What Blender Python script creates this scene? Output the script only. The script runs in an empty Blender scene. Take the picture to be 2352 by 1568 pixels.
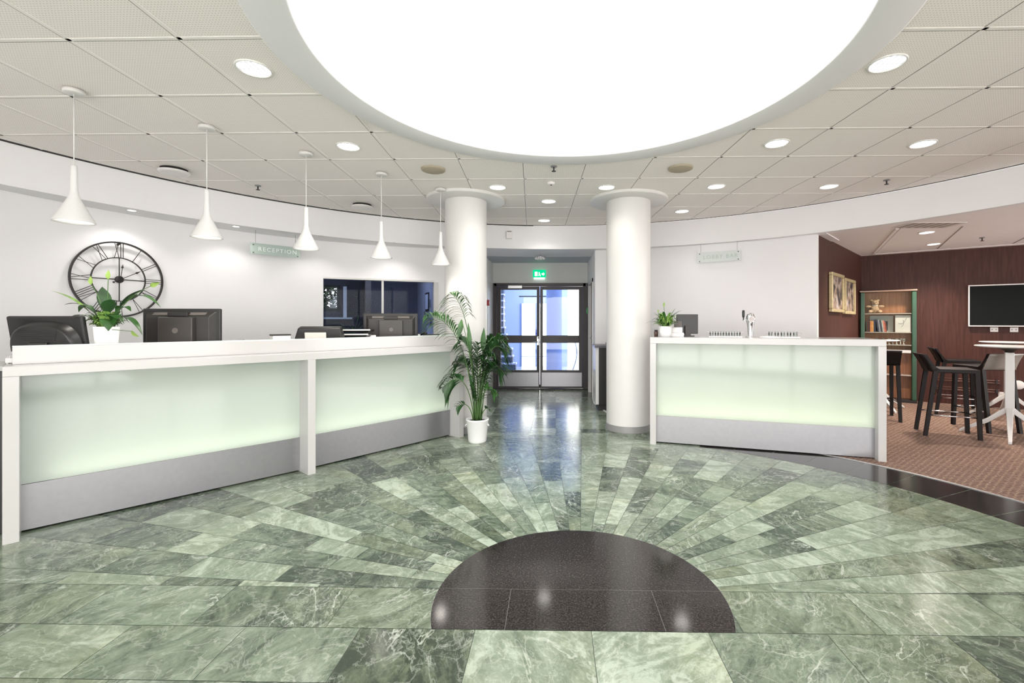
import bpy, bmesh, math, random
from mathutils import Vector, Matrix
random.seed(11)
PI = math.pi
scene = bpy.context.scene
COL = scene.collection

# ------------------------------------------------------------------ materials
def M(name, col, rough=.5, metal=0, spec=.5, var=.05, vs=6.0, coat=0, emit=None, es=0, bump=0, bs=200):
    m = bpy.data.materials.new(name); m.use_nodes = True
    nt = m.node_tree; b = nt.nodes['Principled BSDF']
    b.inputs['Roughness'].default_value = rough
    b.inputs['Metallic'].default_value = metal
    b.inputs['Specular IOR Level'].default_value = spec
    b.inputs['Coat Weight'].default_value = coat
    tc = nt.nodes.new('ShaderNodeTexCoord')
    n = nt.nodes.new('ShaderNodeTexNoise'); n.inputs['Scale'].default_value = vs; n.inputs['Detail'].default_value = 4
    nt.links.new(tc.outputs['Object'], n.inputs['Vector'])
    r = nt.nodes.new('ShaderNodeValToRGB')
    r.color_ramp.elements[0].position = .3; r.color_ramp.elements[1].position = .7
    r.color_ramp.elements[0].color = [c*(1-var) for c in col]+[1]
    r.color_ramp.elements[1].color = [min(1, c*(1+var)) for c in col]+[1]
    nt.links.new(n.outputs['Fac'], r.inputs['Fac'])
    nt.links.new(r.outputs['Color'], b.inputs['Base Color'])
    if emit:
        b.inputs['Emission Color'].default_value = list(emit)+[1]
        b.inputs['Emission Strength'].default_value = es
    if bump:
        n2 = nt.nodes.new('ShaderNodeTexNoise'); n2.inputs['Scale'].default_value = bs
        nt.links.new(tc.outputs['Object'], n2.inputs['Vector'])
        bp = nt.nodes.new('ShaderNodeBump'); bp.inputs['Strength'].default_value = bump; bp.inputs['Distance'].default_value = .002
        nt.links.new(n2.outputs['Fac'], bp.inputs['Height']); nt.links.new(bp.outputs['Normal'], b.inputs['Normal'])
    return m

def M_glass(name, tint, rough=.0, ior=1.45):
    m = bpy.data.materials.new(name); m.use_nodes = True
    nt = m.node_tree; nt.nodes.remove(nt.nodes['Principled BSDF'])
    out = nt.nodes['Material Output']
    t = nt.nodes.new('ShaderNodeBsdfTransparent'); t.inputs['Color'].default_value = list(tint)+[1]
    g = nt.nodes.new('ShaderNodeBsdfGlossy'); g.inputs['Roughness'].default_value = rough
    f = nt.nodes.new('ShaderNodeFresnel'); f.inputs['IOR'].default_value = ior
    x = nt.nodes.new('ShaderNodeMixShader')
    nt.links.new(f.outputs[0], x.inputs[0]); nt.links.new(t.outputs[0], x.inputs[1]); nt.links.new(g.outputs[0], x.inputs[2])
    nt.links.new(x.outputs[0], out.inputs['Surface'])
    return m

def M_frost(name, col, trans=.6, clear=0.0, rough=.08, ior=1.5):
    """milk glass: diffuse + translucent (+ a little clear) under a glossy face"""
    m = bpy.data.materials.new(name); m.use_nodes = True
    nt = m.node_tree; nt.nodes.remove(nt.nodes['Principled BSDF'])
    out = nt.nodes['Material Output']; L = nt.links.new
    c = list(col)+[1]
    d = nt.nodes.new('ShaderNodeBsdfDiffuse'); d.inputs['Color'].default_value = c
    t = nt.nodes.new('ShaderNodeBsdfTranslucent'); t.inputs['Color'].default_value = c
    x = nt.nodes.new('ShaderNodeMixShader'); x.inputs[0].default_value = trans
    L(d.outputs[0], x.inputs[1]); L(t.outputs[0], x.inputs[2])
    last = x
    if clear:
        tr = nt.nodes.new('ShaderNodeBsdfTransparent'); tr.inputs['Color'].default_value = c
        y = nt.nodes.new('ShaderNodeMixShader'); y.inputs[0].default_value = clear
        L(last.outputs[0], y.inputs[1]); L(tr.outputs[0], y.inputs[2]); last = y
    g = nt.nodes.new('ShaderNodeBsdfGlossy'); g.inputs['Roughness'].default_value = rough
    f = nt.nodes.new('ShaderNodeFresnel'); f.inputs['IOR'].default_value = ior
    z = nt.nodes.new('ShaderNodeMixShader')
    L(f.outputs[0], z.inputs[0]); L(last.outputs[0], z.inputs[1]); L(g.outputs[0], z.inputs[2])
    L(z.outputs[0], out.inputs['Surface'])
    return m

def M_emit(name, col, s):
    m = bpy.data.materials.new(name); m.use_nodes = True
    nt = m.node_tree; nt.nodes.remove(nt.nodes['Principled BSDF'])
    e = nt.nodes.new('ShaderNodeEmission'); e.inputs['Color'].default_value = list(col)+[1]; e.inputs['Strength'].default_value = s
    nt.links.new(e.outputs[0], nt.nodes['Material Output'].inputs['Surface'])
    return m

def M_marble():
    m = bpy.data.materials.new('green_marble'); m.use_nodes = True
    nt = m.node_tree; b = nt.nodes['Principled BSDF']; L = nt.links.new; N = nt.nodes.new
    at = N('ShaderNodeAttribute'); at.attribute_name = 'tile'
    sep = N('ShaderNodeSeparateColor'); L(at.outputs['Color'], sep.inputs[0])
    tc = N('ShaderNodeTexCoord')
    ang = N('ShaderNodeMath'); ang.operation = 'MULTIPLY'; ang.inputs[1].default_value = 6.283; L(sep.outputs[2], ang.inputs[0])
    rot = N('ShaderNodeVectorRotate'); rot.rotation_type = 'Z_AXIS'; L(tc.outputs['Object'], rot.inputs['Vector']); L(ang.outputs[0], rot.inputs['Angle'])
    off = N('ShaderNodeVectorMath'); off.operation = 'MULTIPLY_ADD'
    off.inputs[1].default_value = (37, 61, 53); L(at.outputs['Color'], off.inputs[0]); L(rot.outputs[0], off.inputs[2])
    st = N('ShaderNodeVectorMath'); st.operation = 'MULTIPLY'; st.inputs[1].default_value = (1, 1.9, 1); L(off.outputs[0], st.inputs[0])
    def noise(vec, sc, det=6, dist=0.0, ro=.6):
        n = N('ShaderNodeTexNoise'); n.inputs['Scale'].default_value = sc; n.inputs['Detail'].default_value = det
        n.inputs['Distortion'].default_value = dist; n.inputs['Roughness'].default_value = ro
        L(vec, n.inputs['Vector']); return n.outputs['Fac']
    def math_(op, a, bb):
        n = N('ShaderNodeMath'); n.operation = op
        for i, v in enumerate((a, bb)):
            if v is None: continue
            if isinstance(v, (int, float)): n.inputs[i].default_value = v
            else: L(v, n.inputs[i])
        return n.outputs[0]
    base = math_('ADD', noise(st.outputs[0], 4.2, 10, 1.1, .70), math_('MULTIPLY', math_('SUBTRACT', noise(off.outputs[0], 42, 6, .6, .7), .5), .30))
    shade = math_('ADD', base, math_('MULTIPLY', math_('SUBTRACT', sep.outputs[0], .5), .40))
    ramp = N('ShaderNodeValToRGB'); L(shade, ramp.inputs['Fac'])
    e = ramp.color_ramp.elements
    e[0].position = .27; e[0].color = (.060, .088, .066, 1)
    e[1].position = .76; e[1].color = (.56, .66, .54, 1)
    for p, c in ((.40, (.155, .205, .150)), (.52, (.250, .315, .232)), (.64, (.335, .415, .315))):
        x = ramp.color_ramp.elements.new(p); x.color = c+(1,)
    # olive patches
    ol = noise(off.outputs[0], 1.7, 3)
    hue = math_('ADD', ol, math_('MULTIPLY', math_('SUBTRACT', sep.outputs[1], .5), .30))
    hr = N('ShaderNodeValToRGB'); L(hue, hr.inputs['Fac'])
    hr.color_ramp.elements[0].position = .52; hr.color_ramp.elements[0].color = (0, 0, 0, 1)
    hr.color_ramp.elements[1].position = .78; hr.color_ramp.elements[1].color = (.55, .55, .55, 1)
    mx = N('ShaderNodeMixRGB'); mx.blend_type = 'MULTIPLY'; mx.inputs[2].default_value = (1.06, .93, .74, 1)
    L(hr.outputs[0], mx.inputs[0]); L(ramp.outputs[0], mx.inputs[1])
    # veins : ridges of two noises
    def ridge(vec, sc, w, dist):
        n = noise(vec, sc, 5, dist, .55)
        a = math_('ABSOLUTE', math_('SUBTRACT', n, .5), None)
        r = N('ShaderNodeMapRange'); r.inputs['From Min'].default_value = 0; r.inputs['From Max'].default_value = w
        r.inputs['To Min'].default_value = 1; r.inputs['To Max'].default_value = 0
        L(a, r.inputs['Value']); return r.outputs[0]
    mask = noise(off.outputs[0], 2.2, 3)
    mk = N('ShaderNodeMapRange'); mk.inputs['From Min'].default_value = .42; mk.inputs['From Max'].default_value = .66; L(mask, mk.inputs['Value'])
    v1 = math_('MULTIPLY', ridge(st.outputs[0], 1.9, .013, .9), mk.outputs[0])
    v2 = math_('ADD', math_('MULTIPLY', ridge(off.outputs[0], 6.5, .020, .7), .36), math_('MULTIPLY', math_('MULTIPLY', ridge(st.outputs[0], 15.0, .035, .6), mk.outputs[0]), .40))
    v = math_('MINIMUM', math_('ADD', v1, v2), 1)
    mv = N('ShaderNodeMixRGB'); mv.inputs[2].default_value = (.74, .79, .70, 1)
    L(math_('MULTIPLY', v, .82), mv.inputs[0]); L(mx.outputs[0], mv.inputs[1])
    # dark clouds
    vo = N('ShaderNodeTexVoronoi'); vo.inputs['Scale'].default_value = 9; L(st.outputs[0], vo.inputs['Vector'])
    dk = N('ShaderNodeMapRange'); dk.inputs['From Min'].default_value = .10; dk.inputs['From Max'].default_value = .20
    dk.inputs['To Min'].default_value = .42; dk.inputs['To Max'].default_value = 1
    L(vo.outputs['Distance'], dk.inputs['Value'])
    md = N('ShaderNodeMixRGB'); md.blend_type = 'MULTIPLY'; md.inputs[0].default_value = .35; L(mv.outputs[0], md.inputs[1]); L(dk.outputs[0], md.inputs[2])
    gn = N('ShaderNodeMixRGB'); gn.blend_type = 'MULTIPLY'; gn.inputs[0].default_value = 1; gn.inputs[2].default_value = (.655, .655, .64, 1)
    L(md.outputs[0], gn.inputs[1])
    L(gn.outputs[0], b.inputs['Base Color'])
    b.inputs['Roughness'].default_value = .17
    return m

def M_granite(name, dark, light, rough=.09, sc=160):
    m = bpy.data.materials.new(name); m.use_nodes = True
    nt = m.node_tree; b = nt.nodes['Principled BSDF']; L = nt.links.new; N = nt.nodes.new
    tc = N('ShaderNodeTexCoord')
    v = N('ShaderNodeTexNoise'); v.inputs['Scale'].default_value = sc; v.inputs['Detail'].default_value = 3; v.inputs['Roughness'].default_value = .8
    L(tc.outputs['Object'], v.inputs['Vector'])
    r = N('ShaderNodeValToRGB'); L(v.outputs['Fac'], r.inputs['Fac'])
    r.color_ramp.elements[0].position = .42; r.color_ramp.elements[0].color = dark+(1,)
    r.color_ramp.elements[1].position = .68; r.color_ramp.elements[1].color = light+(1,)
    L(r.outputs[0], b.inputs['Base Color']); b.inputs['Roughness'].default_value = rough
    return m

def M_carpet():
    m = bpy.data.materials.new('brown_carpet'); m.use_nodes = True
    nt = m.node_tree; b = nt.nodes['Principled BSDF']; L = nt.links.new; N = nt.nodes.new
    tc = N('ShaderNodeTexCoord')
    mp = N('ShaderNodeMapping'); mp.inputs['Rotation'].default_value = (0, 0, .15); L(tc.outputs['Object'], mp.inputs['Vector'])
    br = N('ShaderNodeTexBrick'); br.inputs['Scale'].default_value = 1
    br.inputs['Brick Width'].default_value = .058; br.inputs['Row Height'].default_value = .032
    br.inputs['Mortar Size'].default_value = .0065; br.inputs['Mortar Smooth'].default_value = .4
    br.inputs['Color1'].default_value = (.135, .083, .069, 1); br.inputs['Color2'].default_value = (.155, .098, .085, 1)
    br.inputs['Mortar'].default_value = (.33, .235, .18, 1)
    nz = N('ShaderNodeTexNoise'); nz.inputs['Scale'].default_value = 18; L(mp.outputs[0], nz.inputs['Vector'])
    ad = N('ShaderNodeVectorMath'); ad.operation = 'MULTIPLY_ADD'; ad.inputs[1].default_value = (.03, .03, 0)
    L(nz.outputs['Color'], ad.inputs[0]); L(mp.outputs[0], ad.inputs[2]); L(ad.outputs[0], br.inputs['Vector'])
    n2 = N('ShaderNodeTexNoise'); n2.inputs['Scale'].default_value = 45; n2.inputs['Detail'].default_value = 4; L(tc.outputs['Object'], n2.inputs['Vector'])
    mx = N('ShaderNodeMixRGB'); mx.blend_type = 'OVERLAY'; mx.inputs[0].default_value = .55
    L(br.outputs['Color'], mx.inputs[1]); L(n2.outputs['Fac'], mx.inputs[2])
    L(mx.outputs[0], b.inputs['Base Color']); b.inputs['Roughness'].default_value = .95; b.inputs['Specular IOR Level'].default_value = .1
    return m

def M_wood(name, c1, c2, rough=.35, axis=(14, 14, .9), sc=3, seams=False):
    m = bpy.data.materials.new(name); m.use_nodes = True
    nt = m.node_tree; b = nt.nodes['Principled BSDF']; L = nt.links.new; N = nt.nodes.new
    tc = N('ShaderNodeTexCoord'); mp = N('ShaderNodeMapping'); mp.inputs['Scale'].default_value = axis
    L(tc.outputs['Object'], mp.inputs['Vector'])
    n = N('ShaderNodeTexNoise'); n.inputs['Scale'].default_value = sc; n.inputs['Detail'].default_value = 7; n.inputs['Distortion'].default_value = .6
    L(mp.outputs[0], n.inputs['Vector'])
    r = N('ShaderNodeValToRGB'); L(n.outputs['Fac'], r.inputs['Fac'])
    r.color_ramp.elements[0].position = .3; r.color_ramp.elements[0].color = c1+(1,)
    r.color_ramp.elements[1].position = .72; r.color_ramp.elements[1].color = c2+(1,)
    L(r.outputs[0], b.inputs['Base Color']); b.inputs['Roughness'].default_value = rough
    return m

def M_ceiling():
    m = bpy.data.materials.new('perforated_ceiling'); m.use_nodes = True
    nt = m.node_tree; b = nt.nodes['Principled BSDF']; L = nt.links.new; N = nt.nodes.new
    tc = N('ShaderNodeTexCoord')
    v = N('ShaderNodeTexVoronoi'); v.inputs['Scale'].default_value = 62; v.inputs['Randomness'].default_value = 0; v.voronoi_dimensions = '2D'
    L(tc.outputs['Object'], v.inputs['Vector'])
    r = N('ShaderNodeValToRGB'); L(v.outputs['Distance'], r.inputs['Fac'])
    r.color_ramp.elements[0].position = .16; r.color_ramp.elements[0].color = (.70, .65, .615, 1)
    r.color_ramp.elements[1].position = .26; r.color_ramp.elements[1].color = (.93, .885, .85, 1)
    L(r.outputs[0], b.inputs['Base Color']); b.inputs['Roughness'].default_value = .8
    return m

WHITE = M('white_paint', (.835, .825, .835), .6, var=.012, vs=1.5)
TRIMW = M('white_trim', (.70, .69, .672), .4, var=.01)
CORIAN = M('white_solid_surface', (.51, .503, .492), .16, var=.01, vs=2)
LACQ = M('white_lacquer', (.68, .678, .67), .25, var=.01)
CEIL = M_ceiling()
TBAR = M('ceiling_grid_bar', (.90, .86, .83), .5, var=.01)
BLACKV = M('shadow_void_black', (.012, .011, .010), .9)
MARBLE = M_marble()
GROUT = M('grout_grey', (.06, .075, .06), .7)
GRAN = M_granite('black_granite', (.009, .008, .008), (.062, .053, .050), .10, 110)
GRANB = M_granite('dark_border_stone', (.022, .019, .019), (.045, .04, .039), .14, 60)
CARPET = M_carpet()
WOODW = M_wood('dark_mahogany_panel', (.045, .0155, .0115), (.082, .031, .024), .5)
WOODW.node_tree.nodes['Principled BSDF'].inputs['Specular IOR Level'].default_value = .25
STEEL = M('brushed_steel', (.31, .31, .325), .34, metal=.75, var=.03, vs=30)
CHROME = M('chrome', (.78, .78, .80), .12, metal=1, var=.02)
ALU = M('aluminium', (.70, .70, .70), .35, metal=.8)
MILK = M_frost('milk_glass_panel', (.735, .81, .755), .5, rough=.06)
SIGNG = M_frost('frosted_sign_glass', (.93, .97, .95), .4, clear=.22, rough=.2, ior=1.2)
SIGNR = M_frost('grey_green_sign_glass', (.66, .76, .71), .4, clear=.25, rough=.15, ior=1.3)
SIGNL = M('sign_letter_white', (.92, .97, .92), .5)
SIGNL2 = M('sign_letter_grey', (.50, .57, .53), .5)
PANEG = M_glass('clear_pane', (.95, .97, .96))
PANEO = M_glass('tinted_office_pane', (.76, .79, .84), ior=1.14)
PANEC = M_glass('cabinet_pane', (.93, .95, .93), ior=1.05)
BLACKP = M('black_plastic', (.012, .0115, .0115), .36, var=.1)
GREYP = M('dark_grey_plastic', (.022, .020, .019), .4, var=.06)
GREYL = M('warm_grey_plastic', (.12, .108, .10), .4, var=.05)
BLACKM = M('black_metal', (.016, .014, .014), .45)
BROWNF = M('dark_bronze_frame', (.030, .022, .024), .4, var=.1)
STOOLB = M('black_stained_stool', (.010, .008, .0085), .5, spec=.25, var=.1)
LEAF = M('leaf_green', (.034, .11, .022), .38, var=.55, vs=9)
LEAFL = M('pale_leaf_green', (.21, .36, .085), .4, var=.45, vs=20)
LEAFD = M('deep_leaf_green', (.020, .066, .017), .36, var=.5, vs=9)
SPATHE = M('lime_spathe', (.24, .37, .07), .5, var=.25, vs=25)
STEMG = M('stem_green', (.07, .15, .04), .5, var=.3)
SOIL = M('potting_soil', (.030, .020, .014), .95, var=.5, vs=60)
POTW = M('white_ceramic', (.86, .86, .86), .3, var=.01)
GREENM = M('green_metal', (.028, .085, .050), .4, var=.08)
GOLD = M('pale_gold_frame', (.55, .45, .26), .4, metal=.3, var=.12, vs=30)
TVB = M('tv_screen', (.004, .005, .005), .22, spec=.05, var=.1)
SILV = M('silver_bezel', (.62, .58, .57), .35, metal=.5)
PLASTW = M('white_plastic', (.80, .78, .77), .4)
BEIGE = M('beige_speaker', (.42, .36, .27), .7, var=.06)
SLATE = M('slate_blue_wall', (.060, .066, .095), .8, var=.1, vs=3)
HALLB = M('pale_blue_wall', (.42, .53, .82), .7, var=.02)
HALLC = M('daylight_tinted_wall', (.56, .65, .90), .7, var=.02)  # blue cast of the hall's daylight is mixed into the wall colour
REDP = M('red_plastic', (.35, .02, .02), .4)
PAPER = M('paper_white', (.80, .80, .82), .7)
BLUEP = M('blue_sticker', (.03, .05, .35), .5)
DOORB = M_wood('reddish_brown_door', (.10, .05, .035), (.17, .09, .06), .4)
EM_SKY = M_emit('skylight_glow', (1.0, .99, .98), 3.4)
EM_DOWN = M_emit('downlight_glow', (1.0, .97, .92), 14)
EM_SOFT = M_emit('small_spot_glow', (1.0, .97, .93), 14)
EM_PEND = M_emit('pendant_glow', (1.0, .94, .86), 7)
EM_EXIT = M_emit('exit_sign_green', (.0, .55, .22), 1.0)
EM_EXITW = M_emit('exit_sign_white', (.75, 1.0, .88), 1.3)

# ------------------------------------------------------------------ mesh builder
class MB:
    def __init__(s, M=None):
        s.v = []; s.f = []; s.mi = []; s.sm = []; s.att = []; s.M = M or Matrix(); s.m = 0; s.a = (0, 0, 0)
    def add(s, vs, fs, smooth=False):
        o = len(s.v); s.v += [tuple(s.M @ Vector(p)) for p in vs]
        for f in fs:
            s.f.append([i+o for i in f]); s.mi.append(s.m); s.sm.append(smooth); s.att.append(s.a)
        return s
    def box(s, x0, x1, y0, y1, z0, z1):
        return s.add([(x0,y0,z0),(x1,y0,z0),(x1,y1,z0),(x0,y1,z0),(x0,y0,z1),(x1,y0,z1),(x1,y1,z1),(x0,y1,z1)],
                     [(3,2,1,0),(4,5,6,7),(0,1,5,4),(1,2,6,5),(2,3,7,6),(3,0,4,7)])
    def prism(s, poly, z0, z1):
        n = len(poly)
        a = sum(poly[i][0]*poly[(i+1)%n][1]-poly[(i+1)%n][0]*poly[i][1] for i in range(n))
        if a < 0: poly = poly[::-1]
        vs = [(p[0],p[1],z0) for p in poly]+[(p[0],p[1],z1) for p in poly]
        fs = [tuple(range(n-1,-1,-1)), tuple(range(n,2*n))]+[(i,(i+1)%n,n+(i+1)%n,n+i) for i in range(n)]
        return s.add(vs, fs)
    def strip(s, inner, outer, z0, z1):
        """solid band between two open polylines of equal length"""
        n = len(inner)
        vs = [(p[0],p[1],z0) for p in inner]+[(p[0],p[1],z0) for p in outer]+[(p[0],p[1],z1) for p in inner]+[(p[0],p[1],z1) for p in outer]
        fs = []
        for i in range(n-1):
            fs += [(i,i+1,n+i+1,n+i),(2*n+i,3*n+i,3*n+i+1,2*n+i+1),(i,2*n+i,2*n+i+1,i+1),(n+i,n+i+1,3*n+i+1,3*n+i)]
        fs += [(0,n,3*n,2*n),(n-1,3*n-1,4*n-1,2*n-1)]
        return s.add(vs, fs)
    def lathe(s, prof, n=32, cx=0, cy=0, cap=True, smooth=True):
        vs = []; fs = []
        for (r, z) in prof:
            for k in range(n):
                a = 2*PI*k/n; vs.append((cx+r*math.cos(a), cy+r*math.sin(a), z))
        for j in range(len(prof)-1):
            for k in range(n):
                k2 = (k+1) % n; fs.append((j*n+k, j*n+k2, (j+1)*n+k2, (j+1)*n+k))
        s.add(vs, fs, smooth)
        if cap:
            o = len(s.v)-len(vs)
            for j in (0, len(prof)-1):
                if prof[j][0] > 1e-5:
                    s.f.append([o+j*n+k for k in (range(n) if j else range(n-1,-1,-1))]); s.mi.append(s.m); s.sm.append(False); s.att.append(s.a)
        return s
    def tube(s, pts, r, n=8, cap=True, flat=None):
        P = [Vector(p) for p in pts]; k = len(P)
        rs = r if isinstance(r, (list, tuple)) else [r]*k
        up = None; vs = []; fs = []
        for i in range(k):
            t = (P[min(i+1,k-1)]-P[max(i-1,0)])
            if t.length < 1e-9: t = Vector((0,0,1))
            t.normalize()
            if up is None:
                up = Vector((0,0,1)) if abs(t.z) < .9 else Vector((1,0,0))
            x = up.cross(t); x.normalize(); y = t.cross(x); up = y
            for q in range(n):
                a = 2*PI*(q+.5)/n; vs.append(tuple(P[i]+(x*math.cos(a)+y*math.sin(a))*rs[i]))
        for i in range(k-1):
            for q in range(n):
                q2 = (q+1) % n; fs.append((i*n+q, i*n+q2, (i+1)*n+q2, (i+1)*n+q))
        if cap: fs += [tuple(range(n-1,-1,-1)), tuple((k-1)*n+q for q in range(n))]
        return s.add(vs, fs, n > 5)
    def ball(s, c, r, nu=16, nv=10):
        rx, ry, rz = r if isinstance(r, (tuple, list)) else (r, r, r)
        vs = [(c[0], c[1], c[2]+rz)]; fs = []
        for j in range(1, nv):
            p = PI*j/nv
            for k in range(nu):
                a = 2*PI*k/nu; vs.append((c[0]+rx*math.sin(p)*math.cos(a), c[1]+ry*math.sin(p)*math.sin(a), c[2]+rz*math.cos(p)))
        vs.append((c[0], c[1], c[2]-rz)); e = len(vs)-1
        for k in range(nu):
            k2 = (k+1) % nu
            fs.append((0, 1+k, 1+k2)); fs.append((e, e-nu+k2, e-nu+k))
            for j in range(nv-2): fs.append((1+j*nu+k, 1+(j+1)*nu+k, 1+(j+1)*nu+k2, 1+j*nu+k2))
        return s.add(vs, fs, True)
    def blade(s, pts, w, side=None, fold=.25):
        """leaf along a curve: pts list, w list of half-widths"""
        P = [Vector(p) for p in pts]; k = len(P); vs = []; fs = []
        for i in range(k):
            t = P[min(i+1,k-1)]-P[max(i-1,0)]; t.normalize()
            sd = Vector(side) if side else t.cross(Vector((0,0,1)))
            if sd.length < 1e-4: sd = Vector((1,0,0))
            sd.normalize(); up = sd.cross(t)
            vs += [tuple(P[i]-sd*w[i]+up*w[i]*fold), tuple(P[i]), tuple(P[i]+sd*w[i]+up*w[i]*fold)]
        for i in range(k-1):
            a = 3*i
            fs += [(a, a+1, a+4, a+3), (a+1, a+2, a+5, a+4)]
        return s.add(vs, fs, True)
    def build(s, name, mats, parent=None, bevel=0, seg=2, attr=False, loc=None):
        me = bpy.data.meshes.new(name)
        if parent is not None and loc is None and s.__dict__.get('world'):
            pass
        me.from_pydata(s.v, [], s.f); me.validate(verbose=False) if False else None
        for m in (mats if isinstance(mats, (list, tuple)) else [mats]): me.materials.append(m)
        me.polygons.foreach_set('material_index', s.mi)
        me.polygons.foreach_set('use_smooth', s.sm)
        if attr:
            a = me.attributes.new('tile', 'FLOAT_COLOR', 'FACE')
            a.data.foreach_set('color', [c for t in s.att for c in (t[0], t[1], t[2], 1)])
        me.update()
        o = bpy.data.objects.new(name, me); COL.objects.link(o)
        if loc: o.location = loc
        if parent is not None: o.parent = parent
        if bevel:
            b = o.modifiers.new('edge', 'BEVEL'); b.width = bevel; b.segments = seg; b.limit_method = 'ANGLE'; b.angle_limit = .6
        return o

def rel(root):
    """builder that takes world coordinates for a part of an unrotated / rotated root"""
    Mx = Matrix.Translation(root.location) @ root.rotation_euler.to_matrix().to_4x4()
    return MB(Mx.inverted())

def tag(o, label=None, cat=None, group=None, kind=None):
    if label: o['label'] = label
    if cat: o['category'] = cat
    if group: o['group'] = group
    if kind: o['kind'] = kind
    return o
def thing(name, label, cat, loc=(0,0,0), rz=0, group=None):
    o = bpy.data.objects.new(name, None); COL.objects.link(o); o.empty_display_size = .1
    o.location = loc; o.rotation_euler = (0, 0, rz)
    return tag(o, label, cat, group)
def struct(o, label=None):
    o['kind'] = 'structure'
    if label: o['label'] = label; o['category'] = 'room'
    return o
def dup(root, loc, rz=None, label=None):
    r = root.copy(); COL.objects.link(r); r.location = loc
    if rz is not None: r.rotation_euler = (0, 0, rz)
    if label: r['label'] = label
    for ch in root.children:
        c = ch.copy(); COL.objects.link(c); c.parent = r
        for g in ch.children:
            d = g.copy(); COL.objects.link(d); d.parent = c
    return r
def lamp(name, kind, loc, energy, color=(1,1,1), size=.1, rot=(0,0,0), spot=None, parent=None, sizey=None):
    l = bpy.data.lights.new(name, kind); l.energy = energy; l.color = color
    if kind == 'AREA':
        l.size = size
        if sizey: l.shape = 'RECTANGLE'; l.size_y = sizey
    else: l.shadow_soft_size = size
    if kind == 'SPOT': l.spot_size = spot or 2.0; l.spot_blend = .7
    o = bpy.data.objects.new(name, l); COL.objects.link(o); o.location = loc; o.rotation_euler = rot
    if parent: o.parent = parent
    return o
def text_mesh(txt, size, ext, mat, name, parent, loc, rot, label=None):
    cu = bpy.data.curves.new('t', 'FONT'); cu.body = txt; cu.size = size; cu.extrude = ext; cu.align_x = 'CENTER'; cu.align_y = 'CENTER'; cu.space_character = 1.25
    t = bpy.data.objects.new('t', cu); COL.objects.link(t); bpy.context.view_layer.update()
    dg = bpy.context.evaluated_depsgraph_get()
    me = bpy.data.meshes.new_from_object(t.evaluated_get(dg)); bpy.data.objects.remove(t); bpy.data.curves.remove(cu)
    me.materials.clear(); me.materials.append(mat)
    o = bpy.data.objects.new(name, me); COL.objects.link(o); o.parent = parent; o.location = loc; o.rotation_euler = rot
    return o
def arc(C, R, a0, a1, n):
    return [(C[0]+R*math.cos(math.radians(a0+(a1-a0)*i/n)), C[1]+R*math.sin(math.radians(a0+(a1-a0)*i/n))) for i in range(n+1)]
def bez(p0, p1, p2, n):
    p0, p1, p2 = Vector(p0), Vector(p1), Vector(p2)
    return [p0*(1-t)**2+p1*2*t*(1-t)+p2*t*t for t in [i/n for i in range(n+1)]]
# ------------------------------------------------------------------ camera, world
EYE = 1.3; YAW = 20/1045
cd = bpy.data.cameras.new('camera'); cam = bpy.data.objects.new('camera', cd); COL.objects.link(cam)
cd.sensor_width = 36; cd.lens = 36*1045/2352; cd.clip_start = .05
cd.shift_x = -77/2352; cd.shift_y = -44/2352
cam.location = (0, 0, EYE); cam.rotation_euler = (PI/2, 0, YAW)
scene.camera = cam
w = bpy.data.worlds.new('world'); scene.world = w; w.use_nodes = True
w.node_tree.nodes['Background'].inputs[0].default_value = (1.0, .97, .945, 1)
w.node_tree.nodes['Background'].inputs[1].default_value = 4.2
vs = scene.view_settings
vs.view_transform = 'Standard'; vs.look = 'None'; vs.exposure = 0.64; vs.gamma = 1; vs.use_curve_mapping = False
scene.cycles.use_denoising = True
scene.cycles.max_bounces = 10; scene.cycles.diffuse_bounces = 6; scene.cycles.transparent_max_bounces = 12
scene.cycles.sample_clamp_indirect = 8

# ------------------------------------------------------------------ floor
FC = (.12, 2.16)
def clip(poly, a, b, c):
    out = []; n = len(poly)
    for i in range(n):
        p, q = poly[i], poly[(i+1) % n]
        dp = a*p[0]+b*p[1]-c; dq = a*q[0]+b*q[1]-c
        if dp <= 0: out.append(p)
        if dp*dq < 0:
            t = dp/(dp-dq); out.append((p[0]+(q[0]-p[0])*t, p[1]+(q[1]-p[1])*t))
    return out
def inset(poly, d):
    n = len(poly)
    a = sum(poly[i][0]*poly[(i+1)%n][1]-poly[(i+1)%n][0]*poly[i][1] for i in range(n))
    if a < 0: poly = poly[::-1]
    P = [poly[i] for i in range(n) if math.dist(poly[i], poly[i-1]) > 1e-4]
    res = P
    for i in range(len(P)):
        p, q = P[i], P[(i+1) % len(P)]
        ex, ey = q[0]-p[0], q[1]-p[1]; l = math.hypot(ex, ey)
        nx, ny = ey/l, -ex/l
        res = clip(res, nx, ny, nx*p[0]+ny*p[1]-d)
        if len(res) < 3: return []
    return res
fl = MB()
def tile(poly, z=0.0, mat=0, gap=.0012):
    poly = inset(poly, gap)
    if len(poly) < 3: return
    fl.m = mat; fl.a = (random.random(), random.random(), random.random())
    fl.add([(p[0], p[1], z) for p in poly], [tuple(range(len(poly)))])
def pol(r, a): return (FC[0]+r*math.cos(a), FC[1]+r*math.sin(a))
NS = 64
for k in range(NS):
    a0 = 2*PI*(k+.35)/NS; a1 = 2*PI*(k+1.35)/NS
    r = .66; first = True
    while r < 5.6:
        L = random.uniform(.26, .62) if not first else random.uniform(.12, .5)
        first = False
        r2 = min(r+L, 5.6)
        p = [pol(r, a0), pol(r2, a0), pol(r2, a1), pol(r, a1)]
        p = clip(p, 0, -1, -2.214); p = clip(p, 0, 1, 5.36) if p else p
        if len(p) >= 3: tile(p)
        r = r2
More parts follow.
